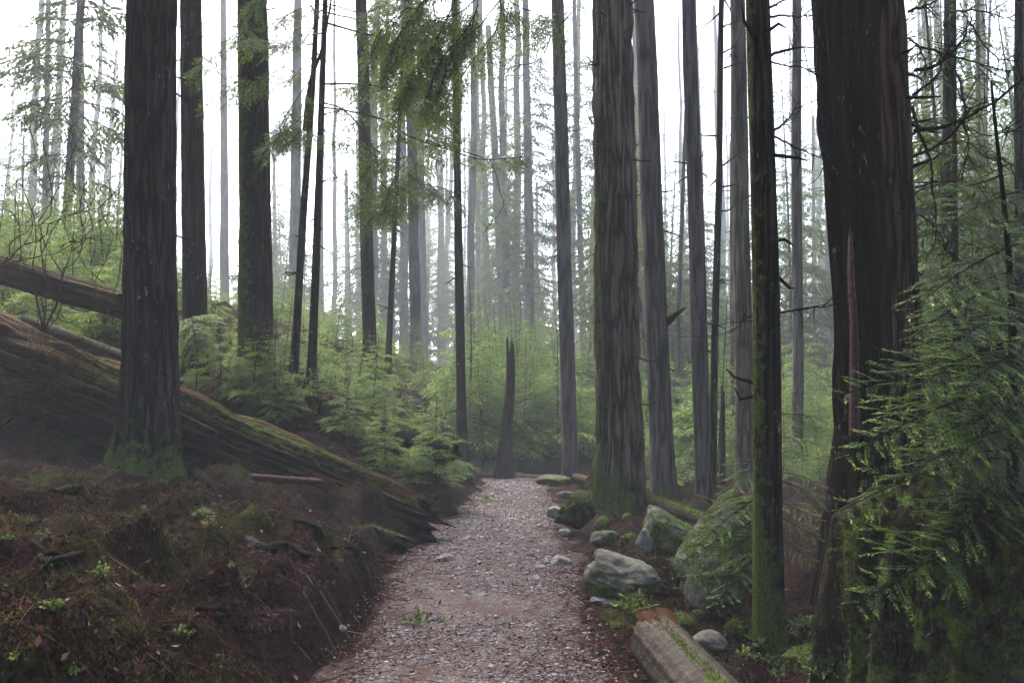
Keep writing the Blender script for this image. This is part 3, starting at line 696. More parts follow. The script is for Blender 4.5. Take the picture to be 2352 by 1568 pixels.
plant_saplings(SAP_T, scatter(24, px2x(600, 1480), (55, 120), s=(.9, 1.8), mind=2), "tall young hemlock veiled by fog behind the middle trunks", "tall young hemlocks in the middle distance", "young_hemlock")
plant_saplings(SAP_T, scatter(12, px2x(-50, 600), (55, 100), s=(.6, 1.3), mind=2), "tall young hemlock washed out by bright fog at the left", "tall young hemlocks at the left", "young_hemlock")
#PART2
# ------------------------------------------------------------------ ground-hugging helpers
def gp(px, py, lo=2.0, hi=40.0):
    """where the sight line through a pixel meets the ground"""
    ds = np.exp(np.linspace(math.log(lo), math.log(hi), 260)); p = np.array([tuple(P(px, py, d)) for d in ds])
    h = p[:, 2] - Z(p[:, 0], p[:, 1]); k = np.argmax(h < 0) if (h < 0).any() else len(ds) - 1
    return Vector(p[k])

def blades(name, parent, V_, Q_, wgt, count, length, seed, mat=None, hang=0.3, width=.16, loc=None, kind="stuff"):
    """moss: short blades standing on the faces whose weight is high"""
    rng = np.random.default_rng(seed); V_ = np.asarray(V_, float); Q_ = np.asarray(Q_)
    a, b_, c_, d_ = (V_[Q_[:, k]] for k in range(4)); nr = np.cross(c_ - a, d_ - b_); ar = np.linalg.norm(nr, axis=1); nr = norm(nr)
    w_ = np.nan_to_num(ar * (np.clip(wgt[Q_].mean(1), 0, None) + 1e-4)); idx = rng.choice(len(Q_), count, p=w_ / w_.sum())
    u, v = rng.uniform(size=(count, 1)), rng.uniform(size=(count, 1))
    p = (a[idx] * (1 - u) + b_[idx] * u) * (1 - v) + (d_[idx] * (1 - u) + c_[idx] * u) * v
    dr = nr[idx] + rng.normal(0, .55, (count, 3)); dr[:, 2] -= hang * rng.uniform(0, 2, count)
    ln = length * rng.uniform(.5, 1.4, count)
    vv, qq = kites(p - nr[idx] * .004, dr, rng.normal(0, 1, (count, 3)), ln, ln * width, rng)
    mb = MB(); mb.add(vv, None, qq, tip=np.repeat(np.clip(rng.normal(.45, .25, count), 0, 1.1), 4))
    o = obj(name, mb.data(name, mat or M_moss), parent, loc); o["kind"] = kind
    return o

def frame_x(a, b_):
    """matrix with origin a and local X from a to b"""
    x = (b_ - a).normalized(); z = Vector((0, 0, 1)); z = (z - x * z.dot(x)).normalized(); y = z.cross(x)
    M = Matrix.Identity(4)
    for i in range(3): M[i][0], M[i][1], M[i][2], M[i][3] = x[i], y[i], z[i], a[i]
    return M

def log_thing(name, A, B, ra, rb, mat, label, seed, ridges=1.0, seg=64, n_=90, moss=.6, fuzz=0, fl=.03, jag=.12, sag=0.0, cat="log"):
    """lying trunk from A to B with lengthwise cracks and ragged ends"""
    rng = np.random.default_rng(seed); L = (B - A).length
    x = np.linspace(0, L, n_); a = np.linspace(0, 2 * np.pi, seg, endpoint=False); AA, XX = np.meshgrid(a, x)
    rr = ra + (rb - ra) * XX / L
    p3 = np.stack([np.cos(AA) * 3.0, np.sin(AA) * 3.0, XX * .35], -1)
    p3 = p3 * np.array([1.5, 1.5, 1.0])
    rid = -np.abs(vnoise(p3 * 1.4, seed)) * 1.0 - .6 * np.abs(vnoise(p3 * np.array([3.2, 3.2, 2.0]), seed + 1)) + .5 + .5 * vnoise(p3 * np.array([.5, .5, 2.5]), seed + 2)
    rr = rr * (1 + .16 * ridges * rid)
    eg = jag * vnoise(np.stack([np.cos(AA) * 4, np.sin(AA) * 4, AA * 0], -1), seed + 4)
    tt = XX / L; Xj = XX + eg * (np.clip((tt - .85) / .15, 0, 1) - np.clip((.15 - tt) / .15, 0, 1))
    V_ = np.stack([Xj, rr * np.cos(AA), rr * np.sin(AA) - sag * L * 4 * tt * (1 - tt)], -1).reshape(-1, 3)
    mo = np.clip(moss * (np.sin(AA) * .9 + .15) + .25 * vnoise(p3 * 1.2, seed + 7), 0, 1).ravel()
    Q_ = grid_q(n_, seg); mb = MB(); mb.add(V_, None, Q_, moss=mo, ridge=np.clip(.5 + rid * .7, 0, 1).ravel())
    for e, sgn in ((0, -1), (n_ - 1, 1)):                 # ends: a few inward rings, rough
        ring = V_.reshape(n_, seg, 3)[e]; c = ring.mean(0); R_ = [ring]
        for f in (.75, .45, .15):
            r2 = c + (ring - c) * f; r2[:, 0] += sgn * rng.normal(0, jag * .35, seg) - sgn * jag * .3; R_.append(r2)
        W_ = np.concatenate(R_); qq = grid_q(4, seg); mb.add(W_, None, qq if sgn > 0 else qq[:, ::-1])
    o = obj(name, mb.data(name, mat, True)); o.matrix_world = frame_x(A, B); tag(o, label, cat)
    if fuzz: blades("moss", o, V_, Q_, np.clip(mo - .35, 0, 1), fuzz, fl, seed + 9)
    return o

def ico(sub=4):
    import bmesh
    bm = bmesh.new(); bmesh.ops.create_icosphere(bm, subdivisions=sub, radius=1); bm.verts.ensure_lookup_table()
    v = np.array([tuple(x.co) for x in bm.verts]); f = np.array([[y.index for y in x.verts] for x in bm.faces]); bm.free(); return v, f
ICO5, ICO4, ICO3 = ico(5), ico(4), ico(3)
def rock(px, py, wpx, hpx, d, seed, label, mat=None, moss=.3, name="boulder", cat="boulder", deep=.8, fuzz=0, lean=0.0, sub=None, ang=.32, wedge=0.0, low=0.0):
    v, f = (ICO5 if wpx > 100 else ICO4 if wpx > 40 else ICO3) if sub is None else sub
    rng = np.random.default_rng(seed); base = P(px, py, d); k = d / FPX
    nv = v * np.array([1, 1, 1])
    r = 1 + ang * fbm(v * 1.2 + seed * 3.1, seed, 4) * 1.7
    for _ in range(10):                                    # flat facets
        dn = norm(rng.normal(0, 1, 3)); h = rng.uniform(.52, .85); dd = (nv * r[:, None]) @ dn; r = np.where(dd > h, r * (h + (dd - h) * .25) / np.maximum(dd, 1e-6), r)
    r = r + .05 * fbm(v * 4 + seed, seed + 1, 4) + .03 * fbm(v * 13 + seed, seed + 2, 3) - .05 * np.clip(.12 - np.abs(vnoise(v * 1.7 + seed, seed + 3)), 0, 1) / .12
    p = nv * r[:, None] * np.array([wpx * k / 2, wpx * k / 2 * deep, hpx * k * .62])
    hw = wpx * k / 2; p[:, 2] *= 1 - wedge * np.clip(p[:, 0] / hw + .25, -.6, 1.2); p[:, 2] += hpx * k * .42; p[:, 0] += lean * p[:, 2]
    mo = np.clip(moss * (1 + .5 * nv[:, 2]) + .35 * fbm(v * 1.6, seed + 5, 3) - .3 * np.clip(nv[:, 2] - .55, 0, 1) + low * np.clip(.35 - nv[:, 2], 0, .6), 0, 1)
    mb = MB(); mb.add(p, f, None, moss=mo)
    o = obj(name, mb.data(name, mat or M_rock, True), None, base); tag(o, label, cat)
    if fuzz:
        q4 = np.concatenate([f, f[:, 2:3]], 1); blades("moss", o, p, q4, np.clip(mo - .38, 0, 1), fuzz, .03, seed + 9, hang=.5)
    return o

# ------------------------------------------------------------------ fallen logs, stumps, snags
log_thing("fallen_log", P(-190, 770, 14.2), P(985, 1200, 11.2), .80, .27, M_rot, "long rotting fallen log running down the bank behind the massive dark trunk", 11, 2.6, 160, 200, .40, 9000, .035, .3)
log_thing("fallen_log", P(560, 1112, 11.5), P(925, 1250, 10.2), .13, .10, M_stump, "short mossy log lying under the long rotting log, towards the path", 12, .8, 48, 60, .4, 1200, .03, .15)
log_thing("fallen_log", P(-160, 575, 16.5), P(300, 705, 15.2), .27, .25, M_rot, "dark fallen trunk leaning across the hillside at the left edge", 13, 1.2, 60, 80, .5, 4500, .035, .2)
log_thing("fallen_log", P(60, 735, 14.5), P(330, 835, 13.6), .10, .07, M_greywood, "thin pale pole resting along the top of the long rotting log", 14, .8, 24, 40, .5, 700, .03, .1)
log_thing("fallen_log", P(1500, 1150, 13.0), P(1640, 1200, 11.2), .10, .085, M_greywood, "slim moss-topped log between the furrowed conifer's base and a tall boulder", 15, .5, 30, 40, .9, 1500, .03, .05)
log_thing("fallen_log", P(1100, 1094, 23.3), P(1262, 1100, 23.0), .13, .10, M_redtwig, "low reddish log lying across the far end of the path", 16, .5, 30, 40, .3, 0, .03, .1)
log_thing("fallen_log", P(1800, 1335, 8.6), P(1905, 1270, 9.4), .035, .03, M_greywood, "pale broken pole tilted behind the nearest slim mossy trunk", 17, .5, 16, 20, .1, 0, .03, .05)
log_thing("fallen_log", P(1815, 1320, 9.0), P(1960, 1345, 9.2), .06, .05, M_rot, "dark pole lying level in the hollow behind the nearest slim trunk", 18, .5, 20, 30, .6, 500, .03, .05)
log_thing("wood_slab", P(585, 1096, 10.9), P(738, 1106, 10.5), .05, .035, M_redtwig, "reddish split slab poking out from under the long rotting log", 19, 1.2, 16, 24, 0, 0, .03, .1, cat="wood slab")
log_thing("fallen_log", P(900, 985, 16.2), P(1030, 1040, 15.0), .26, .24, M_stump, "short log with a dark hollow end on the bank before the flared-root tree", 20, .8, 40, 30, .55, 1800, .035, .1)
# the sawn log at lower right, its near end running out of the picture
A_ = P(1508, 1474, 5.35); B_ = A_ + (P(1740, 1740, 4.0) - A_) * 1.0
lg = log_thing("split_log", A_, B_, .172, .18, M_greywood, "weathered grey log with a freshly splintered orange end at the lower right", 24, .22, 90, 90, .4, 1600, .022, .05)
rng = np.random.default_rng(5); mb = MB()
for k in range(150):                                        # splintered end: a torn crown of shards
    a = rng.uniform(0, 6.28); r_ = .155 * math.sqrt(rng.uniform(.15, 1)); l = rng.uniform(.03, .13) * (1.3 if math.sin(a) > .3 else .7)
    p0 = np.array([.05, r_ * math.cos(a), r_ * math.sin(a)]); p1 = p0 + np.array([-l, rng.normal(0, .012), rng.normal(0, .012)])
    v, t, q = tube(np.array([p0, (p0 + p1) / 2 + rng.normal(0, .006, 3), p1]), [.022, .017, .004], 5); mb.add(v, t, q)
for a0, w0 in ((1.9, .5), (1.05, .45)):                     # two torn lips on top
    xs = np.linspace(0, .34, 12); an = np.linspace(a0 - w0, a0 + w0, 14); XX, AA = np.meshgrid(xs, an, indexing='ij')
    rr = .172 + .022 * np.exp(-XX / .12) + .012 * vnoise(np.stack([XX * 14, AA * 7, AA * 0], -1), 4)
    rr = rr - .03 * np.clip(XX / .34, 0, 1) ** 2 - .05 * (np.abs(AA - a0) / w0) ** 4
    Xs = XX - .07 + .06 * vnoise(np.stack([AA * 6, AA * 0, AA * 0], -1), 6)
    V_ = np.stack([Xs, rr * np.cos(AA), rr * np.sin(AA)], -1).reshape(-1, 3); i_ = np.arange(11)[:, None] * 14; j_ = np.arange(13)[None]
    mb.add(V_, None, np.stack([i_ + j_, i_ + j_ + 1, i_ + 15 + j_, i_ + 14 + j_], -1).reshape(-1, 4))
obj("splintered_end", mb.data("splintered_end", M_orange, False), lg)

def snag(name, pts, rads, mat, label, seed, seg=48, n_=80, ridges=.25, hollow=0.0, jag=.3, moss=.3, cat="snag", fuzz=0, ax_ridge=4.0, fmat=None):
    """standing broken trunk along a path with torn top and deep vertical grooves"""
    pts = np.array([tuple(p) for p in pts]); o0 = pts[0].copy(); pp = smooth_path(pts - o0, n_); rr0 = np.interp(np.linspace(0, 1, n_), np.linspace(0, 1, len(rads)), rads)
    a = np.linspace(0, 2 * np.pi, seg, endpoint=False); AA, TT = np.meshgrid(a, np.arange(n_)); hgt = pp[-1, 2]
    p3 = np.stack([np.cos(AA) * ax_ridge, np.sin(AA) * ax_ridge, pp[TT, 2] * .35], -1)
    rid = .5 - 1.3 * np.abs(vnoise(p3, seed)) - .5 * np.abs(vnoise(p3 * 2.3, seed + 1))
    rr = rr0[TT] * (1 + ridges * rid)
    if hollow: rr = rr * (1 - hollow * np.exp(-((np.angle(np.exp(1j * (AA + 1.75)))) / .38) ** 2))
    zt = pp[TT, 2] + jag * vnoise(np.stack([np.cos(AA) * 2.2, np.sin(AA) * 2.2, AA * 0], -1), seed + 3) * np.clip((TT / n_ - .75) / .25, 0, 1)
    V_ = np.stack([pp[TT, 0] + rr * np.cos(AA), pp[TT, 1] + rr * np.sin(AA), zt], -1).reshape(-1, 3); Q_ = grid_q(n_, seg)
    mo = np.clip(moss * (.6 + .6 * fbm(p3 * .6, seed + 8, 3)) + moss * .5 * np.exp(-np.clip(pp[TT, 2], 0, None) / .6), 0, 1).ravel()
    mb = MB(); mb.add(V_, None, Q_, moss=mo, ridge=np.clip(.6 + rid * .6, 0, 1).ravel())
    top = V_.reshape(n_, seg, 3)[-1]; c = top.mean(0); in1 = c + (top - c) * .7 - np.array([0, 0, jag * .5]); in2 = c + (top - c) * .1 - np.array([0, 0, jag * .8])
    mb.add(np.concatenate([top, in1, in2]), None, grid_q(3, seg))
    o = obj(name, mb.data(name, mat, True), None, o0); tag(o, label, cat)
    if fuzz: blades("moss", o, V_, Q_, np.clip(mo - .3, 0, 1), fuzz, .045, seed + 9, fmat, hang=1.3)
    return o

snag("charred_snag", [P(1962, 1430, 7.2), P(1978, 1150, 7.2), P(1980, 800, 7.3), P(1950, 300, 7.4), P(1930, -150, 7.5), P(1915, -700, 7.6)], [.36, .24, .20, .22, .25, .24], M_char,
     "huge charred hollow snag with vertical cracks, left of the red-brown cedar", 31, 90, 150, .55, .35, .8, .12, ax_ridge=3.2)
snag("grey_pole_stub", [P(1963, 1000, 6.85), P(1962, 760, 6.95), P(1955, 640, 7.0), P(1953, 532, 7.02)], [.04, .032, .028, .015], M_redtwig, "bare pointed grey pole leaning against the charred snag", 32, 16, 40, .3, 0, .06, 0, cat="pole")
snag("broken_snag", [P(1156, 1100, 22.8), P(1160, 1030, 22.8), P(1170, 920, 22.8), P(1174, 850, 22.8), P(1172, 806, 22.8)], [.30, .17, .125, .115, .095], M_bark_dark,
     "thin broken snag with a split pale edge standing past the path's end", 33, 40, 70, .5, .45, .6, .3)
snag("jagged_stump", [P(1112, 890, 62), P(1112, 800, 62), P(1108, 700, 62)], [.75, .65, .35], M_bark_far, "pale jagged dead trunk far off in the fog, left of the broken snag", 34, 30, 40, .4, 0, 3.0, .1, cat="snag")
snag("dead_stub", [P(1660, 1150, 17.2), P(1660, 905, 17.2)], [.07, .04], M_bark_dark, "short dead stem between the thin black trunk and the grey one", 35, 14, 30, .3, 0, .3, .3)
snag("splintered_stump", [P(1862, 1440, 8.3), P(1868, 1385, 8.3), P(1866, 1330, 8.3), P(1860, 1288, 8.3)], [.13, .085, .06, .015], M_redtwig, "pinkish pointed splinter of a stump in the dark hollow right of the slim trunk", 36, 20, 40, .5, .3, .12, .0, cat="stump")
# rootwad beside the path, a chopped block, a nurse stump
rock_stump = (1320, 1214, 84, 62, 12.0)
log_thing("wood_block", P(1320, 1098, 19.5), P(1352, 1106, 19.2), .12, .12, M_redtwig, "short chopped block of wood behind the furrowed conifer's left foot", 38, .4, 24, 14, .1, 0, .03, .03, cat="wood block")
snag("mossy_stump", [P(2250, 1700, 5.0), P(2240, 1500, 5.0), P(2235, 1300, 5.05), P(2235, 1195, 5.1), P(2238, 1130, 5.15)], [.86, .76, .70, .66, .5], M_stump,
     "great dark stump draped with hanging moss in the lower right corner", 39, 150, 80, .42, .0, .12, .72, cat="stump", fuzz=20000, fmat=M_dim_moss, ax_ridge=5.5)
snag("leaning_root", [P(1900, 1470, 6.9), P(1925, 1370, 6.7), P(1965, 1250, 6.4), P(1990, 1150, 6.2)], [.16, .11, .09, .07], M_stump, "dark buttress root slanting up to the great mossy stump", 40, 40, 60, .7, 0, .1, .7, cat="root", fuzz=3500, fmat=M_dim_moss)

# ------------------------------------------------------------------ rocks
rock(1425, 1372, 212, 92, 7.7, 51, "low pale boulder with a mossy underside at the path's right edge", moss=.24, low=.7, fuzz=1500, ang=.42, wedge=.45)
rock(1528, 1292, 172, 128, 9.4, 52, "big cracked boulder with a green moss patch, behind the low pale boulder", moss=.45, low=.4, fuzz=2200, ang=.42, wedge=.25)
rock(1632, 1420, 190, 258, 7.7, 53, "tall moss-covered boulder under the hemlock sprays left of the slim trunk", moss=.45, fuzz=2600, lean=.12, ang=.4)
rock(1628, 1505, 92, 58, 5.9, 54, "small white speckled rock beside the splintered log", moss=.12, ang=.25)
rock(*rock_stump, 37, "dark rotten stump lump patched with moss beside the path, left of the furrowed conifer", M_stump, .34, "rotten_stump", "stump", fuzz=900, ang=.6, wedge=-.25, sub=ICO5)
rock(1392, 1248, 76, 36, 10.6, 55, "flat mossy rock between the path and the big cracked boulder", moss=.4, name="rock", cat="rock", fuzz=400)
rock(1384, 1216, 40, 32, 11.2, 56, "small greenish rock beside the dark rotten stump", moss=.5, name="rock", cat="rock")
rock(1443, 1203, 36, 26, 12.2, 57, "dark mossy stone at the foot of the furrowed conifer", moss=.5, name="rock", cat="rock")
rock(1272, 1190, 44, 34, 12.6, 58, "pale stone leaning on the left of the dark rotten stump", moss=.05, name="rock", cat="rock", mat=M_stone)
rock(1298, 1230, 34, 18, 11.4, 59, "small pale stone in front of the dark rotten stump", moss=.05, name="rock", cat="rock", mat=M_stone)
rock(1300, 1143, 46, 16, 16.5, 60, "flat pale stone at the far right edge of the path", moss=.1, name="rock", cat="rock", mat=M_stone)
rock(1332, 1148, 46, 22, 15.5, 61, "round rock capped with bright moss left of the furrowed conifer", moss=.9, name="rock", cat="rock", fuzz=500)
rock(1268, 1120, 84, 34, 20.6, 62, "dark mossy hump at the right of the path's far end", moss=.5, name="rock", cat="rock")
rock(1690, 1462, 60, 40, 6.5, 63, "mossy rock at the foot of the nearest slim trunk", moss=.6, name="rock", cat="rock", fuzz=500)
rock(1565, 1440, 80, 34, 6.9, 64, "low green rock behind the splintered log", moss=.6, name="rock", cat="rock", fuzz=600)
rock(1480, 1262, 44, 46, 8.9, 65, "pinkish stone leaning on the lower left of the big cracked boulder", moss=.0, name="rock", cat="rock", mat=M_stone)
rock(1860, 1530, 120, 40, 6.0, 66, "dark mossy hummock of rock left of the great stump", moss=.6, name="rock", cat="rock", fuzz=700)
rock(1052, 1112, 90, 50, 19.0, 67, "mossy mound at the foot of the flared-root tree", moss=.6, name="rock", cat="rock", fuzz=500)
rock(690, 1455, 120, 90, 6.3, 68, "mossy lump of earth at the bank's edge by the lower left of the path", moss=.55, mat=M_rock, name="rock", cat="rock", fuzz=900)
rock(480, 1255, 110, 95, 7.4, 69, "moss-capped lump jutting from the middle of the left bank", moss=.62, name="rock", cat="rock", fuzz=1200)
rr_ = np.random.default_rng(8)
for i in range(16):
    px, py = rr_.uniform(1330, 1600), rr_.uniform(1180, 1450)
    if i > 9: px, py = rr_.uniform(1560, 1760), rr_.uniform(1400, 1500)
    p = gp(px, py); w_ = rr_.uniform(22, 58)
    o = rock(px, py, w_, w_ * rr_.uniform(.45, .7), p.y, 200 + i, "small mossy rock in the jumble between the path and the nearest slim trunk", moss=rr_.uniform(.2, .7), name="rock", cat="rock", fuzz=250); o["group"] = "small mossy rocks right of the path"
for i, (px, py, wp, hp, lb) in enumerate([(1080, 1241, 36, 12, "grey stone lying alone in the path, farthest of the larger ones"), (1025, 1287, 48, 16, "pale flat stone at the left side of the path"),
        (1287, 1296, 56, 24, "grey half-buried stone at the right side of the path"), (1106, 1371, 42, 10, "flat cream stone in the middle of the path"),
        (1382, 1386, 62, 16, "flat pinkish stone in front of the low pale boulder"), (1228, 1330, 30, 10, "small cream stone right of the middle of the path"),
        (1238, 1308, 36, 12, "small grey stone beside the half-buried one"), (1136, 1350, 30, 8, "thin pale chip of stone in the middle of the path"),
        (1128, 1418, 26, 8, "small reddish-cream stone in the near half of the path"), (785, 1450, 30, 16, "pale stone at the near left edge of the path"),
        (1215, 1441, 40, 10, "flat tan stone at the near right of the path"), (1178, 1195, 34, 8, "flat pale stone far along the path")]):
    p = gp(px, py); rock(px, py, wp, hp, p.y, 70 + i, lb, M_stone, .0, "path_stone", "stone", fuzz=0, ang=.25)

# ------------------------------------------------------------------ gravel and litter
rng = np.random.default_rng(77)
def pebbles(n_, name, mat, region, size, label, flat=.6):
    v, f = ico(1); v = v[:]; x, y = region(n_); z = Z(x, y); N_ = len(x)
    s = size(y) * rng.lognormal(0, .45, N_)
    sc = s[:, None] * np.stack([rng.uniform(.7, 1.3, N_), rng.uniform(.7, 1.3, N_), rng.uniform(.35, .8, N_) * flat / .6], 1)
    vv = v[None] * (1 + rng.uniform(-.22, .22, (N_, len(v), 1))) * sc[:, None]
    an = rng.uniform(0, 6.28, N_); c, s_ = np.cos(an)[:, None], np.sin(an)[:, None]
    X = vv[..., 0] * c - vv[..., 1] * s_; Y = vv[..., 0] * s_ + vv[..., 1] * c
    W_ = np.stack([X + x[:, None], Y + y[:, None], vv[..., 2] + z[:, None] + .014 + s[:, None] * .1], -1).reshape(-1, 3)
    F_ = (f[None] + np.arange(N_)[:, None, None] * len(v)).reshape(-1, 3)
    t_ = np.clip(rng.normal(.48, .22, N_), 0, 1)
    mb = MB(); mb.add(W_, F_, None, tint=np.repeat(t_, len(v)))
    tag(obj(name, mb.data(name, mat, False)), label, "gravel", kind="stuff")
def reg_path(n_):
    y = 3.2 * (25 / 3.2) ** rng.uniform(0, 1, n_); u = rng.uniform(-1.0, 1.0, n_)
    u = np.where(rng.uniform(size=n_) < .12, u * 1.5, u); x = path_c(y) + u * path_w(y)
    k = (fbm(np.stack([x * 1.3, y * .8, x * 0], 1), 61, 3) + rng.normal(0, .16, n_) > -.10) & (np.abs(u) < rng.normal(.93, .16, n_)); return x[k], y[k]
pebbles(21000, "gravel", M_gravel, reg_path, lambda y: .0027 + .0007 * y, "loose grey and pinkish gravel strewn over the whole footpath")

def flakes_sticks(nf, ns, region_f, region_s, name, mat, label, fl=(.02, .06), sl=(.05, .3), wr=.5, sr=(.0012, .004), tint=(.45, .25), lift=.012):
    mb = MB()
    x, y = region_f(nf); nf = len(x); z = Z(x, y); e = .05
    nr = norm(np.stack([Z(x - e, y) - Z(x + e, y), Z(x, y - e) - Z(x, y + e), np.full(nf, 2 * e)], 1))
    nn = norm(nr + rng.normal(0, .3, (nf, 3))); dd = np.cross(nn, norm(rng.normal(0, 1, (nf, 3)))); l = rng.uniform(*fl, nf) * (1 + y * .03)
    v, q = kites(np.stack([x, y, z + lift * rng.uniform(.6, 1.8, nf)], 1), dd, nn, l, l * wr * rng.uniform(.5, 1.2, nf), rng, .2)
    mb.add(v, None, q, tint=np.repeat(np.clip(rng.normal(tint[0], tint[1], nf), 0, 1), 4))
    x, y = region_s(ns); ns = len(x)
    l = rng.uniform(0, 1, ns) ** 2 * (sl[1] - sl[0]) + sl[0]; an = rng.uniform(0, 6.28, ns)
    x2, y2 = x + np.cos(an) * l, y + np.sin(an) * l
    a = np.stack([x, y, Z(x, y) + lift], 1); b_ = np.stack([x2, y2, Z(x2, y2) + lift + rng.uniform(0, .05, ns) * l * 4], 1)
    v, q = sticks(a, b_, rng.uniform(*sr, ns)); k = np.clip(rng.normal(tint[0], tint[1], ns), 0, 1)
    mb.add(v, None, q, tint=np.repeat(k, 6))
    tag(obj(name, mb.data(name, mat)), label, "litter", kind="stuff")
def reg_floor(n_):
    y = 2.4 * (26 / 2.4) ** rng.uniform(0, 1, n_ * 2); x = rng.uniform(-.66, .66, n_ * 2) * y
    k = off_path(x, y) > -.12; return x[k][:n_], y[k][:n_]
flakes_sticks(15000, 2200, reg_path, reg_path, "path_litter", M_litter, "reddish fallen leaves and needles scattered on the footpath", (.015, .045), (.04, .16), tint=(.52, .22))
def reg_edge(n_):
    y = 3.0 * (24 / 3.0) ** rng.uniform(0, 1, n_); u = (1 - np.abs(rng.normal(0, .28, n_))) * np.where(rng.uniform(size=n_) < .5, -1, 1); return path_c(y) + u * path_w(y), y
flakes_sticks(9000, 5000, reg_edge, reg_edge, "edge_litter", M_litter, "brown needles and leaves drifted along both edges of the path", (.012, .04), (.03, .2), tint=(.42, .24))
flakes_sticks(45000, 36000, reg_floor, reg_floor, "forest_litter", M_litter, "reddish brown needles twigs and leaves covering the forest floor", (.012, .05), (.03, .3), tint=(.40, .24), sr=(.001, .004))
# moss cushions on the ground
y = 2.6 * (24 / 2.6) ** rng.uniform(0, 1, 170000); x = rng.uniform(-.66, .66, 170000) * y
pn = fbm(np.stack([x, y, x * 0], 1) * .75, 91, 3) + .5 * fbm(np.stack([x, y, x * 0], 1) * 4, 92, 2)
k = (off_path(x, y) > .0) & (pn > .10); x, y = x[k], y[k]; N_ = len(x); z = Z(x, y)
l = rng.uniform(.012, .035, N_) * (1 + .04 * y)
v, q = kites(np.stack([x, y, z - .004], 1), norm(np.stack([rng.normal(0, .6, N_), rng.normal(0, .6, N_), np.ones(N_)], 1)), rng.normal(0, 1, (N_, 3)), l, l * .3, rng)
mb = MB(); mb.add(v, None, q, tip=np.repeat(np.clip(rng.normal(.4, .28, N_), 0, 1), 4))
tag(obj("ground_moss", mb.data("ground_moss", M_moss)), "yellow-green moss in patches over the forest floor", "moss", kind="stuff")

# ------------------------------------------------------------------ roots and sticks on the bank
def ground_stick(name, pix, r0, r1, mat, label, cat, sink=.3, moss=.3, seed=0, nub=0):
    pts = [gp(*p) + Vector((0, 0, r0 * (1 - sink))) for p in pix]; pp = smooth_path(pts, 40); o0 = pp[0].copy()
    rr = np.linspace(r0, r1, 40) * (1 + .18 * vnoise(np.stack([np.arange(40) * .5, np.zeros(40), np.zeros(40)], 1), seed))
    v, t, q = tube(pp - o0, rr, 9); mb = MB(); mb.add(v, t, q, moss=moss)
    rg = np.random.default_rng(seed)
    for _ in range(nub):
        k_ = rg.integers(5, 36); p0 = (pp - o0)[k_]; p1 = p0 + np.array([rg.normal(0, .1), rg.normal(0, .1), rg.uniform(.03, .12)])
        v, t, q = tube([p0, (p0 + p1) / 2 + rg.normal(0, .01, 3), p1], [r1 * .7, r1 * .5, r1 * .2], 5); mb.add(v, t, q)
    tag(obj(name, mb.data(name, mat, True), None, o0), label, cat)
ground_stick("root", [(565, 1245), (605, 1264), (660, 1257), (700, 1280), (765, 1304)], .035, .02, M_greywood, "bare grey root curving along the left bank near the path", "root", .2, .2, 1)
ground_stick("root", [(625, 1186), (670, 1196), (720, 1212), (745, 1245)], .03, .02, M_bark_dark, "purplish root above the grey one on the left bank", "root", .2, .2, 2)
ground_stick("root", [(440, 1085), (480, 1118), (520, 1145)], .07, .03, M_bark_dark, "thick dark root running right from the massive trunk", "root", .3, .3, 3)
ground_stick("root", [(120, 1140), (180, 1125), (230, 1140), (330, 1148)], .035, .02, M_bark_dark, "dark thin root across the upper left bank", "root", .2, .4, 4)
ground_stick("stick", [(92, 1292), (110, 1300), (160, 1288), (215, 1274)], .028, .014, M_greywood, "short grey peeling stick lying on the left bank", "stick", .0, .1, 5, 2)
ground_stick("stick", [(130, 1388), (180, 1370), (240, 1320), (262, 1290)], .007, .004, M_redtwig, "thin curved twig below the grey peeling stick", "stick", .0, 0, 6)
ground_stick("stick", [(0, 1398), (45, 1370), (90, 1355), (160, 1350)], .008, .005, M_redtwig, "thin twig at the left edge of the bank", "stick", 0, 0, 7)
ground_stick("stick", [(130, 1556), (200, 1552), (285, 1545)], .010, .008, M_greywood, "straight grey stick at the bottom edge of the bank", "stick", 0, 0, 8)
ground_stick("stick", [(1298, 1267), (1350, 1272), (1420, 1277)], .014, .008, M_bark_dark, "dark stick on the right side of the path before the boulders", "stick", 0, 0, 9)
ground_stick("stick", [(1310, 1222), (1340, 1221), (1368, 1221)], .014, .012, M_redtwig, "short straight stick at the foot of the dark rotten stump", "stick", 0, 0, 10)
ground_stick("stick", [(1090, 1245), (1110, 1244), (1140, 1240)], .010, .006, M_bark_dark, "short dark twig right of the farthest grey stone in the path", "stick", 0, 0, 11)
ground_stick("stick", [(1200, 1248), (1240, 1250), (1275, 1250)], .008, .005, M_bark_dark, "thin dark twig lying across the middle of the path", "stick", 0, 0, 12)
ground_stick("stick", [(540, 1345), (590, 1380), (640, 1440)], .009, .006, M_redtwig, "reddish curved twig low on the bank near the path", "stick", 0, 0, 13)
ground_stick("stick", [(150, 1470), (240, 1450), (330, 1460)], .008, .004, M_bark_dark, "dark curved twig on the lower left bank", "stick", 0, 0, 14)

rgr = np.random.default_rng(314)
for i in range(34):
    px, py = (rgr.uniform(420, 960), 0); py = 1215 + (960 - px) * .42 + rgr.uniform(-70, 30)
    if i % 3 == 0: px, py = rgr.uniform(20, 560), rgr.uniform(1130, 1530)
    an = rgr.uniform(-.5, .7); L_ = rgr.uniform(50, 130)
    ground_stick("thin_root", [(px + L_ * t * math.cos(an) + rgr.normal(0, 5), py + L_ * t * math.sin(an) + rgr.normal(0, 7)) for t in (0, .35, .7, 1)], rgr.uniform(.008, .022), .005, (M_bark_dark, M_redtwig, M_rot)[i % 3], "thin root or fallen twig tangled in the surface of the left bank", "root", .1, .25, 400 + i, 1)
    S.objects[-1]["group"] = "thin roots in the left bank"
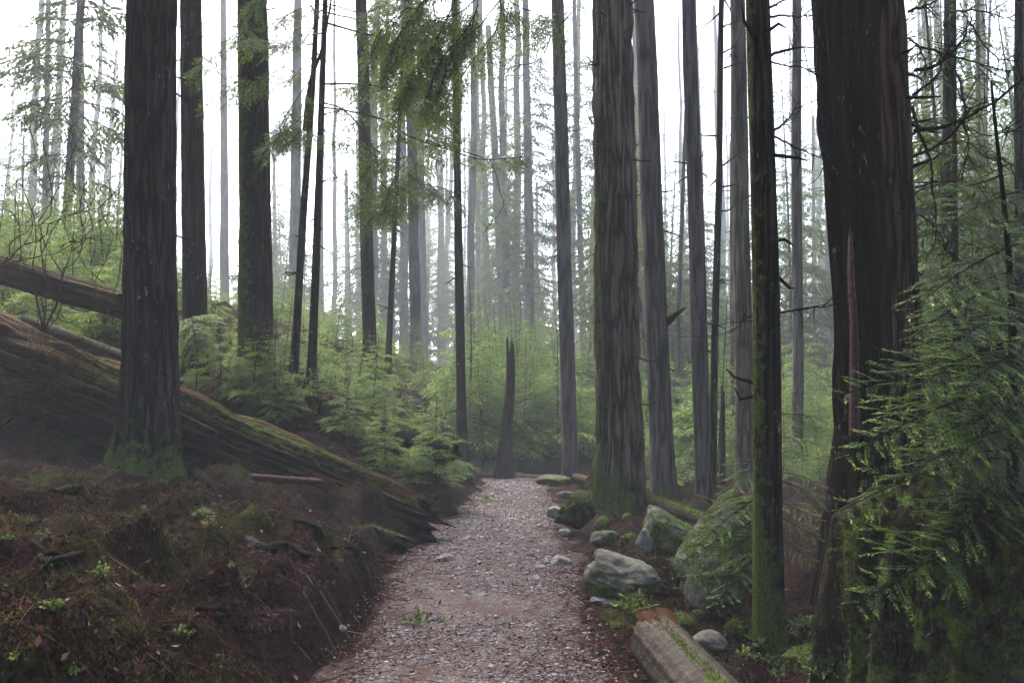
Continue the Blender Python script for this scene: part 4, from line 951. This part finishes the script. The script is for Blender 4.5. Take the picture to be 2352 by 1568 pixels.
# ------------------------------------------------------------------ hemlock branches over the path
def hemlock_branch(parent, pix, d0, d1, r0, seed, mat=M_needle_high, n_sp=8, spL=(.35, .8), t0=.25, lod=1, down=.5, twigs=6, name="branch", width=.45, side=None):
    """crooked branch along picture points from depth d0 to d1, with drooping needle sprays; one part"""
    rng = np.random.default_rng(seed); m_ = len(pix); org = Vector(parent.location)
    pts = [P(p[0], p[1], d0 + (d1 - d0) * i / (m_ - 1)) - org for i, p in enumerate(pix)]
    pp = smooth_path(pts, 36); pp[3:] += np.cumsum(rng.normal(0, .006, (33, 3)), 0) * .6
    a, b_ = MB(), MB(); v, t, q = tube(pp, r0 * (1 - .85 * np.linspace(0, 1, 36)) + .0015, 6); a.add(v, t, q)
    tg = norm(np.gradient(pp, axis=0))
    for i in range(n_sp):
        f = t0 + (1 - t0) * (i + rng.uniform(.1, .9)) / n_sp; k = min(35, int(f * 35)); s_ = (1 if i % 2 else -1)
        sd_ = np.cross(tg[k], [0, 0, 1.0]); dr = tg[k] * rng.uniform(.3, .9) + sd_ * s_ * rng.uniform(.2, .9) + np.array([0, 0, -down * rng.uniform(.4, 1.3)])
        if side is not None: dr = dr + np.array(side) * rng.uniform(.4, 1.0)
        bough(a, b_, pp[k], dr, rng.uniform(*spL), rng, width, .22, lod, up=norm(np.array([rng.normal(0, .5), -.8 + rng.normal(0, .4), .7])), r0=.004, bare=.06)
    for i in range(twigs):                                  # bare twigs
        k = rng.integers(6, 35); l = rng.uniform(.1, .4); p1 = pp[k] + (tg[k] * rng.uniform(.2, 1) + rng.normal(0, .6, 3)) * l; mid = (pp[k] + p1) / 2 + rng.normal(0, .03, 3)
        v, t, q = tube(smooth_path([pp[k], mid, p1], 6), np.linspace(.005, .0015, 6), 4); a.add(v, t, q)
    V_ = np.concatenate(a.V + b_.V); off = a.n; faces = []; mi = []
    for arr in (a.T, a.Q):
        if arr: x = np.concatenate(arr); faces.append(x); mi.append(np.zeros(len(x)))
    tip = np.zeros(len(V_))
    if b_.Q:
        x = np.concatenate(b_.Q) + off; faces.append(x); mi.append(np.ones(len(x))); tip[off:] = np.concatenate(b_.A["tip"])
    return obj(name, mesh_data(name, V_, faces, None, {"tip": tip}, mats=[M_twig, mat], mat_index=np.concatenate(mi)), parent)

T2 = TREE["S2"][0]; T1 = TREE["S1"][0]
zc = lambda pts: [(784 + x * .49, y * .49) for x, y in pts]     # points read off an enlarged middle crop
HB = lambda pts, d1, r, seed, n_, **k: hemlock_branch(T2, zc(pts), 16.4, d1, r, seed, n_sp=int(n_ * 2.3), **k)
HB([(-65, 110), (40, 140), (150, 170), (310, 210), (420, 300)], 13.2, .022, 1, 9, t0=.3)
HB([(-85, 395), (80, 395), (200, 415), (330, 480), (400, 520), (470, 600)], 13.0, .02, 2, 10, t0=.3)
HB([(-90, 540), (0, 510), (130, 440), (260, 400)], 13.6, .014, 3, 4, twigs=9)
HB([(-90, 480), (0, 510), (60, 565), (120, 640), (155, 720), (150, 790), (200, 870), (270, 905)], 13.2, .016, 4, 6, t0=.4, twigs=12)
HB([(-90, 505), (0, 515), (200, 560), (330, 640), (500, 690), (660, 740), (830, 730), (868, 705)], 12.4, .018, 5, 14, t0=.15, twigs=14, spL=(.3, .6))
HB([(220, 600), (290, 740), (250, 830), (215, 920), (205, 1000)], 13.0, .010, 6, 8, twigs=6, t0=.4)
HB([(200, 560), (300, 660), (350, 760), (370, 850), (480, 870), (540, 900)], 13.0, .012, 7, 9, t0=.3, twigs=8)
HB([(330, 640), (500, 690), (660, 740), (720, 810), (745, 900), (755, 970), (700, 1050), (670, 1090)], 12.4, .011, 8, 0, twigs=12)
HB([(-70, 60), (60, 90), (120, 140), (240, 250), (270, 290)], 13.4, .014, 9, 5)
HB([(-80, 600), (-20, 640), (60, 650), (130, 700), (200, 760)], 13.6, .010, 10, 8)
HB([(-90, 700), (-60, 780), (10, 860), (100, 940), (160, 1000)], 13.6, .010, 12, 7, t0=.5)
HB([(-60, 20), (100, 60), (250, 0), (400, 30)], 12.8, .014, 13, 10)
# the big bough drooping from above the picture
for i, (pts, n_) in enumerate([([(-60, -700), (350, -620), (640, -300), (745, 0), (735, 130), (690, 200), (600, 320), (520, 430), (500, 520)], 20),
                               ([(640, -300), (560, -60), (480, 110), (420, 220), (330, 330), (290, 420)], 18), ([(600, -200), (640, 0), (600, 120), (520, 220), (450, 330), (400, 470)], 20),
                               ([(520, -200), (420, -40), (330, 80), (260, 180), (230, 300)], 16), ([(700, -80), (560, 60), (420, 100), (300, 180)], 15),
                               ([(745, 0), (650, 120), (560, 200), (490, 330), (450, 430)], 16), ([(640, -150), (760, -20), (850, 40), (960, 60), (1010, 90)], 12),
                               ([(500, -150), (380, 20), (300, 40), (200, 120), (150, 200)], 12)]):
    hemlock_branch(T2, zc(pts), 16.3 if i == 0 else 12.2, 11.6, .022 if i == 0 else .010, 20 + i, n_sp=int(n_ * 1.75), spL=(.4, 1.0), t0=.35 if i == 0 else .2, lod=1, down=.8, twigs=8, side=(-.45, 0, -.5), width=.32)
hemlock_branch(T2, zc([(1080, 60), (1000, 150), (960, 240), (920, 290), (800, 310), (690, 290), (640, 270)]), 12.0, 11.8, .007, 31, n_sp=0, twigs=10)
# sprays reaching left from the slim pair, in front of the mossy thick trunk
for i, pts in enumerate([[(748, 70), (690, 65), (640, 90), (560, 75)], [(725, 140), (690, 170), (640, 150), (590, 190), (545, 215)], [(722, 170), (660, 260), (640, 310)], [(735, 40), (680, 110), (610, 90), (500, 110), (480, 150)],
                         [(715, 250), (660, 300), (620, 330)], [(745, 10), (690, 20), (640, 40)], [(720, 130), (650, 190), (560, 180), (490, 220)], [(748, 330), (700, 300), (660, 340)], [(750, 0), (620, -20), (560, 40), (540, 120)]]):
    hemlock_branch(T1, pts, 16.5, 14.6, .010, 40 + i, M_needle_high, n_sp=18, spL=(.35, .75), t0=.2, lod=1, down=.4, twigs=4)
for i, pts in enumerate([[(752, 200), (790, 190), (830, 230)], [(755, 420), (800, 400), (830, 440)], [(750, 60), (800, 100), (850, 150), (850, 200)]]):
    hemlock_branch(T2, pts, 16.4, 15.4, .008, 52 + i, M_needle_high, n_sp=5, spL=(.3, .5), lod=1)
# the slim pair forks: a side stem
hemlock_branch(T1, [(700, 300), (712, 190), (738, 110), (760, 0), (770, -120)], 16.6, 16.4, .05, 56, n_sp=0, twigs=3, name="side_stem")

# dead branches on the nearest slim trunk, the thin black trunk, the cedar and the broken limb
zr = lambda pts: [(1568 + x * .49, y * .49) for x, y in pts]
def dead(key, pts, d1, r, seed, tw=8, d0=None, crop=zr):
    hemlock_branch(TREE[key][0], crop(pts), d0 or TREE[key][1].y, d1, r, seed, n_sp=0, twigs=tw)
for i, (pts, r) in enumerate([([(395, 85), (500, 82), (620, 80)], .012), ([(405, 262), (520, 235), (615, 222)], .016), ([(415, 618), (490, 570), (550, 490)], .013), ([(395, 38), (440, 20), (490, -10)], .014),
                              ([(408, 290), (550, 320), (650, 390)], .009), ([(455, 1466), (600, 1445), (720, 1440), (850, 1442)], .008), ([(430, 640), (560, 700), (680, 740)], .010), ([(330, 1470), (280, 1490), (250, 1510)], .006)]):
    dead("N1", pts, 6.9 if i != 5 else 6.6, r * .8, 60 + i)
for i, pts in enumerate([[(185, 130), (230, 110), (285, 90)], [(195, 320), (240, 305), (300, 290)], [(190, 775), (240, 740), (300, 695)], [(180, 250), (230, 220), (260, 190)], [(170, 990), (210, 985), (235, 960)], [(175, 60), (120, 110), (60, 130)]]):
    dead("R3", pts, 14.0, .018, 70 + i, 3)
dead("R1", [(-95, 1530), (-50, 1490), (-15, 1462), (22, 1440)], 16.1, .10, 77, 2)
dead("B1", [(760, 320), (740, 305), (700, 270)], 13.0, .02, 78, 2, crop=lambda p: [(1000 + x * .49, y * .49) for x, y in p])
dead("B1", [(760, 590), (735, 575), (700, 545)], 13.0, .016, 79, 2, crop=lambda p: [(1000 + x * .49, y * .49) for x, y in p])
for i, (pts, r, d1) in enumerate([([(1060, 55), (1140, 30), (1230, -20)], .02, 7.0), ([(1090, 330), (1180, 310), (1250, 260), (1320, 170), (1335, 80)], .024, 6.8), ([(1080, 445), (1180, 370), (1240, 270), (1320, 160)], .018, 6.6),
        ([(1090, 612), (1250, 590), (1400, 510), (1570, 385), (1700, 300)], .026, 6.0), ([(1080, 735), (1200, 670), (1290, 570), (1330, 500), (1420, 440)], .02, 6.6), ([(1240, 290), (1300, 380), (1330, 480), (1330, 590), (1345, 670), (1300, 800), (1240, 890)], .014, 6.6),
        ([(1075, 500), (1110, 620), (1160, 750), (1180, 900), (1205, 1050), (1190, 1200)], .02, 6.9), ([(1090, 215), (1250, 260), (1420, 310), (1600, 330)], .013, 6.4), ([(1090, 880), (1200, 860), (1330, 880), (1480, 830)], .010, 6.5),
        ([(1080, 1000), (1150, 1030), (1220, 1100), (1300, 1200), (1420, 1300)], .011, 6.4), ([(1060, 180), (1110, 240), (1120, 330), (1100, 440)], .012, 6.9), ([(1230, 0), (1240, 120), (1260, 300), (1320, 480), (1400, 560)], .009, 6.5),
        ([(1250, 60), (1400, 50), (1560, 90)], .012, 6.2), ([(1340, 100), (1440, 240), (1560, 300)], .010, 6.2), ([(1330, 590), (1430, 640), (1520, 600), (1600, 620)], .008, 6.2), ([(1345, 670), (1420, 740), (1500, 760), (1580, 820)], .008, 6.2)]):
    dead("G1", pts, d1, r * .75, 80 + i, 14)

# the young hemlock growing on the great stump
def boughs_tree(name, base, height, r, label, blist, seed, mat=M_needle, dtip=4.3, variants=None, extra=None):
    t = thing(name, base, label, "young tree"); zz = np.linspace(-.1, height, 16); wv = .04 * np.sin(zz * 2.1 + seed)
    v, t_, q = tube(np.stack([wv, wv * .5, zz], 1), r * (1 - .8 * np.linspace(0, 1, 16)), 9); mb = MB(); mb.add(v, t_, q, moss=.2)
    obj("trunk", mb.data("trunk", M_twig, True), t)
    rg = np.random.default_rng(seed)
    for i, (bx, by, tx, ty, dt) in enumerate(blist):
        A = P(bx, by, base.y); B = P(tx, ty, dt); lg_ = (B - A).length > 1.15 and variants is NEAR; o = obj("bough", (NEAR_LONG if lg_ else variants)[i % (4 if lg_ else len(variants))], t)
        M = frame_x(A, B); L = (B - A).length / (1.6 if lg_ else 1.0); roll = Matrix.Rotation(rg.normal(-.38, .2) * (1 if B.x < A.x else -1), 4, 'X'); s_ = L / 1.0
        o.matrix_parent_inverse = Matrix.Identity(4)
        o.matrix_basis = Matrix.Translation(-Vector(base)) @ M @ roll @ Matrix.Diagonal((s_, min(s_, 1.15), s_, 1))
    return t
NEAR = [needle_spray("near_bough", 1.0, 900 + k, M_needle, .5, .45, .16, .05) for k in range(6)]
NEAR_LONG = [needle_spray("long_bough", 1.6, 910 + k, M_needle, .5, .34, .16, .05) for k in range(4)]
blist = [(2336, 800, 2080, 842, 4.5), (2336, 830, 1930, 890, 4.5), (2336, 880, 1945, 1025, 4.2), (2336, 940, 2200, 1035, 4.0), (2300, 1050, 1925, 1150, 4.3), (2336, 1150, 2140, 1245, 4.0), (2330, 1215, 1975, 1360, 3.9),
         (2340, 440, 2165, 515, 4.5), (2340, 560, 2078, 705, 4.5), (2340, 650, 2085, 760, 4.4), (2345, 720, 2160, 790, 4.1), (2336, 960, 2010, 990, 4.7),
         (2340, 900, 2240, 960, 4.2), (2336, 870, 2060, 930, 4.7), (2336, 980, 2080, 1075, 4.4), (2336, 1030, 1985, 1085, 4.6), (2340, 780, 2110, 870, 4.2), (2340, 940, 2130, 1000, 4.1), (2340, 1080, 2220, 1160, 4.3), (2340, 620, 2140, 690, 4.8), (2340, 700, 2420, 800, 4.0), (2340, 500, 2440, 600, 4.2), (2340, 820, 2220, 870, 3.9)]
boughs_tree("young_hemlock", P(2338, 1190, 5.0), 2.6, .035, "young hemlock with long bright drooping boughs on the great mossy stump", blist, 5, variants=NEAR)
blist = [(1780, 1040, 1645, 1142, 6.7), (1780, 1120, 1590, 1252, 6.5), (1775, 1170, 1545, 1300, 6.3), (1775, 1200, 1565, 1345, 6.4), (1775, 1240, 1640, 1385, 6.5), (1775, 1130, 1660, 1200, 7.2),
         (1780, 1000, 1935, 1035, 7.0), (1780, 1080, 1905, 1115, 6.8), (1780, 1150, 1885, 1190, 6.8), (1780, 1180, 1930, 1270, 6.9), (1780, 1230, 1880, 1300, 6.8), (1780, 950, 1900, 960, 7.6), (1780, 1100, 1940, 1170, 7.6)]
boughs_tree("young_hemlock", P(1785, 1420, 7.2), 2.3, .03, "small hemlock spreading sprays to both sides behind the nearest slim trunk", blist, 6, variants=NEAR)
blist = [(440, 740, 412, 790, 14.6), (442, 735, 470, 790, 14.6), (440, 728, 418, 750, 14.4), (442, 726, 476, 745, 14.5), (442, 760, 430, 830, 14.4), (442, 770, 478, 815, 14.8), (442, 725, 440, 755, 14.0), (442, 750, 455, 810, 14.2)]
boughs_tree("young_hemlock", P(445, 900, 15.0), 1.35, .015, "bright yellow-green bush hugging the right side of the massive dark trunk", blist, 7, variants=[needle_spray("bush_bough", 1.0, 930 + k, M_young, 1, .6, .3, .05) for k in range(3)])

# ------------------------------------------------------------------ bare shrubs
def bare_shrub(base, stems, label, seed, mat, r=.008, depth=3, name="bare_shrub", fork=(3, 5), ln=.55, leaf=0.0):
    """stems: list of tip offsets; each stem wanders to its tip and forks into finer twigs"""
    rg = np.random.default_rng(seed); A, B, RR = [], [], []; LP = []
    def grow(p0, p1, r_, lev):
        n_ = 7; pts = [p0 + (p1 - p0) * t + (rg.normal(0, .035, 3) * np.linalg.norm(p1 - p0) if 0 < t < 1 else 0) for t in np.linspace(0, 1, n_)]; pts = smooth_path(pts, 12)
        for k in range(11): A.append(pts[k]); B.append(pts[k + 1]); RR.append(r_ * (1 - .6 * k / 11))
        LP.append(pts[-1])
        if lev:
            for _ in range(rg.integers(*fork)):
                k = rg.integers(3, 11); L = np.linalg.norm(p1 - p0) * ln * rg.uniform(.4, 1.0); d = norm(norm(p1 - p0) + rg.normal(0, .65, 3)); d[2] += .12
                grow(pts[k], pts[k] + d * L, r_ * .55, lev - 1)
    for s_ in stems: grow(np.zeros(3), np.array(tuple(s_), float), r, depth)
    v, q = sticks(np.array(A), np.array(B), np.array(RR)); v2 = v
    mb = MB(); mb.add(v2, None, q); t = obj(name, mb.data(name, mat), None, base); tag(t, label, "shrub")
    if leaf:
        LPa = np.array(LP); n_ = int(len(LPa) * leaf); idx = rg.choice(len(LPa), n_); p = LPa[idx] + rg.normal(0, .05, (n_, 3))
        vv, qq = kites(p, rg.normal(0, 1, (n_, 3)), rg.normal(0, 1, (n_, 3)) + np.array([0, 0, 1]), .06, .03, rg); m2 = MB(); m2.add(vv, None, qq, tip=.6)
        obj("leaves", m2.data("leaves", M_young), t)
    return t
def shrub_px(bpx, bpy, d, tips, label, seed, mat, **k):
    b_ = P(bpx, bpy, d); b_.z = Z1(b_.x, b_.y) if k.pop("ground", False) else b_.z
    return bare_shrub(b_, [P(x, y, d + dd) - b_ for x, y, dd in tips], label, seed, mat, **k)
shrub_px(100, 760, 13.2, [(0, 330, .3), (60, 150, .5), (130, 180, -.2), (220, 140, .4), (250, 330, -.4), (190, 260, .2), (280, 420, -.3), (20, 480, .5)], "tall bare shrub with reddish twigs at the upper left, before the pale trunks", 1, M_redtwig, r=.016, depth=3)
shrub_px(240, 745, 14.5, [(200, 400, .3), (160, 300, .5), (250, 230, -.2), (290, 330, .2)], "thin bare shrub close to the left side of the massive dark trunk", 2, M_redtwig, r=.013, depth=3)
shrub_px(-60, 640, 12.0, [(190, 540, -.3), (275, 420, -.5), (120, 470, .3)], "long bare branch arching in from the left edge", 3, M_redtwig, r=.018, depth=2)
shrub_px(-40, 1010, 7.6, [(180, 830, .2), (215, 870, -.1), (110, 790, .3), (60, 770, 0), (150, 930, -.3), (90, 880, .2), (200, 800, .1)], "low bare shrub with pinkish forking twigs before the long log at the left edge", 4, M_redtwig, r=.009, depth=3, ln=.6)
t = shrub_px(-30, 930, 8.6, [(130, 800, 0), (260, 790, .1), (330, 810, .1), (405, 865, .1)], "arching mossy twig hung with droplets in front of the massive trunk", 5, M_redtwig, r=.008, depth=2, ln=.4, fork=(4, 7))
shrub_px(600, 890, 15.2, [(590, 680, 0), (615, 640, .1), (560, 700, -.2), (640, 720, .2), (575, 600, 0), (620, 780, -.3)], "tangled bare twigs climbing the base of the thick yellow-mossed trunk", 6, M_redtwig, r=.010, depth=3)
shrub_px(505, 900, 15.6, [(495, 690, 0), (530, 720, .1), (480, 760, -.2), (540, 800, .2)], "thin bare twigs between the two thick dark trunks on the bank", 7, M_redtwig, r=.008, depth=3)
shrub_px(655, 900, 14.6, [(640, 760, 0), (700, 780, .1), (620, 800, -.2), (690, 850, .2)], "bare twigs around the feet of the slim twin stems", 8, M_redtwig, r=.008, depth=3)
shrub_px(740, 960, 14.2, [(720, 800, 0), (790, 780, .1), (830, 860, -.2), (700, 850, .2)], "thin dark shrub on the bank right of the slim twin stems", 9, M_twig, r=.007, depth=3, leaf=.5)
shrub_px(2060, 1150, 6.6, [(1960, 740, -.2), (2060, 560, 0), (2120, 640, -.3), (2000, 820, -.3), (1880, 900, -.2), (2100, 480, .1), (2020, 700, -.5)], "fine bare shrub with beaded twigs in front of the red-brown cedar", 10, M_redtwig, r=.006, depth=3)
shrub_px(2200, 1150, 6.0, [(2180, 650, 0), (2260, 560, .1), (2300, 700, -.3), (2140, 780, -.2), (2230, 500, 0)], "dense bare twigs behind the bright drooping boughs at the right", 11, M_twig, r=.008, depth=3)
shrub_px(1525, 1320, 8.4, [(1490, 1140, 0), (1500, 1200, .1), (1570, 1280, -.1), (1540, 1250, .1)], "sparse reddish twig sprouting between the two boulders", 12, M_redtwig, r=.005, depth=1)
shrub_px(700, 1120, 10.4, [(640, 1060, 0), (720, 1040, .1), (560, 1050, -.1)], "wispy dry twigs in front of the long rotting log", 13, M_redtwig, r=.004, depth=2)
shrub_px(1010, 1060, 17.0, [(1000, 930, 0), (1040, 900, .1), (960, 950, -.1)], "thin dark sapling twigs left of the flared-root tree", 14, M_twig, r=.006, depth=2, leaf=1.0)

# ------------------------------------------------------------------ low plants
def low_plant(seed, n_, L):
    rg = np.random.default_rng(seed); mb = MB(); A, D, N = [], [], []
    for k in range(n_):
        an = rg.uniform(0, 6.28); e = rg.uniform(.2, 1.2); st = np.array([math.cos(an) * math.cos(e), math.sin(an) * math.cos(e), math.sin(e)]) * L * rg.uniform(.4, 1)
        for f in (.5, .75, 1.0): A.append(st * f); D.append(st + rg.normal(0, .6 * L, 3)); N.append(np.array([0, 0, 1]) + rg.normal(0, .4, 3))
    v, q = kites(np.array(A), np.array(D), np.array(N), L * .35, L * .2, rg, .15); mb.add(v, None, q, tip=np.repeat(rg.uniform(.1, .9, len(A)), 4)); return mb
LOW = [low_plant(950 + k, 12 + 4 * k, .10 + .03 * k).data("low_plant", M_needle) for k in range(3)]
LOWB = [low_plant(960 + k, 12 + 4 * k, .08 + .02 * k).data("low_plant", M_young) for k in range(3)]
def low(pts, label, group, meshes, sc=1.0):
    for i, (x, y) in enumerate(pts):
        o = obj("low_plant", meshes[i % 3], None, (x, y, Z1(x, y)), (0, 0, rngf.uniform(0, 6.28)), rngf.uniform(.6, 1.4) * sc); tag(o, label, "plant", group)
pts = [gp(rngf.uniform(1690, 1960), rngf.uniform(1450, 1568)) for _ in range(38)]
low([(p.x, p.y) for p in pts], "small dark leafy plant at the foot of the nearest slim trunk", "leafy plants by the slim trunk", LOW, .6)
pts = [gp(rngf.uniform(0, 640), rngf.uniform(1140, 1560)) for _ in range(24)]
low([(p.x, p.y) for p in pts], "tiny leafy seedling on the left bank", "seedlings on the left bank", LOW, .32)
pts = [gp(px + rngf.normal(0, 12), py + rngf.normal(0, 3)) for px, py in ((1140, 1130), (1135, 1132), (1120, 1158), (1112, 1160), (1130, 1160), (960, 1430), (1000, 1435), (1420, 1400), (1450, 1402), (1180, 1425))]
low([(p.x, p.y) for p in pts], "low green weed tuft growing in the path gravel", "weed tufts in the path", LOW, .8)
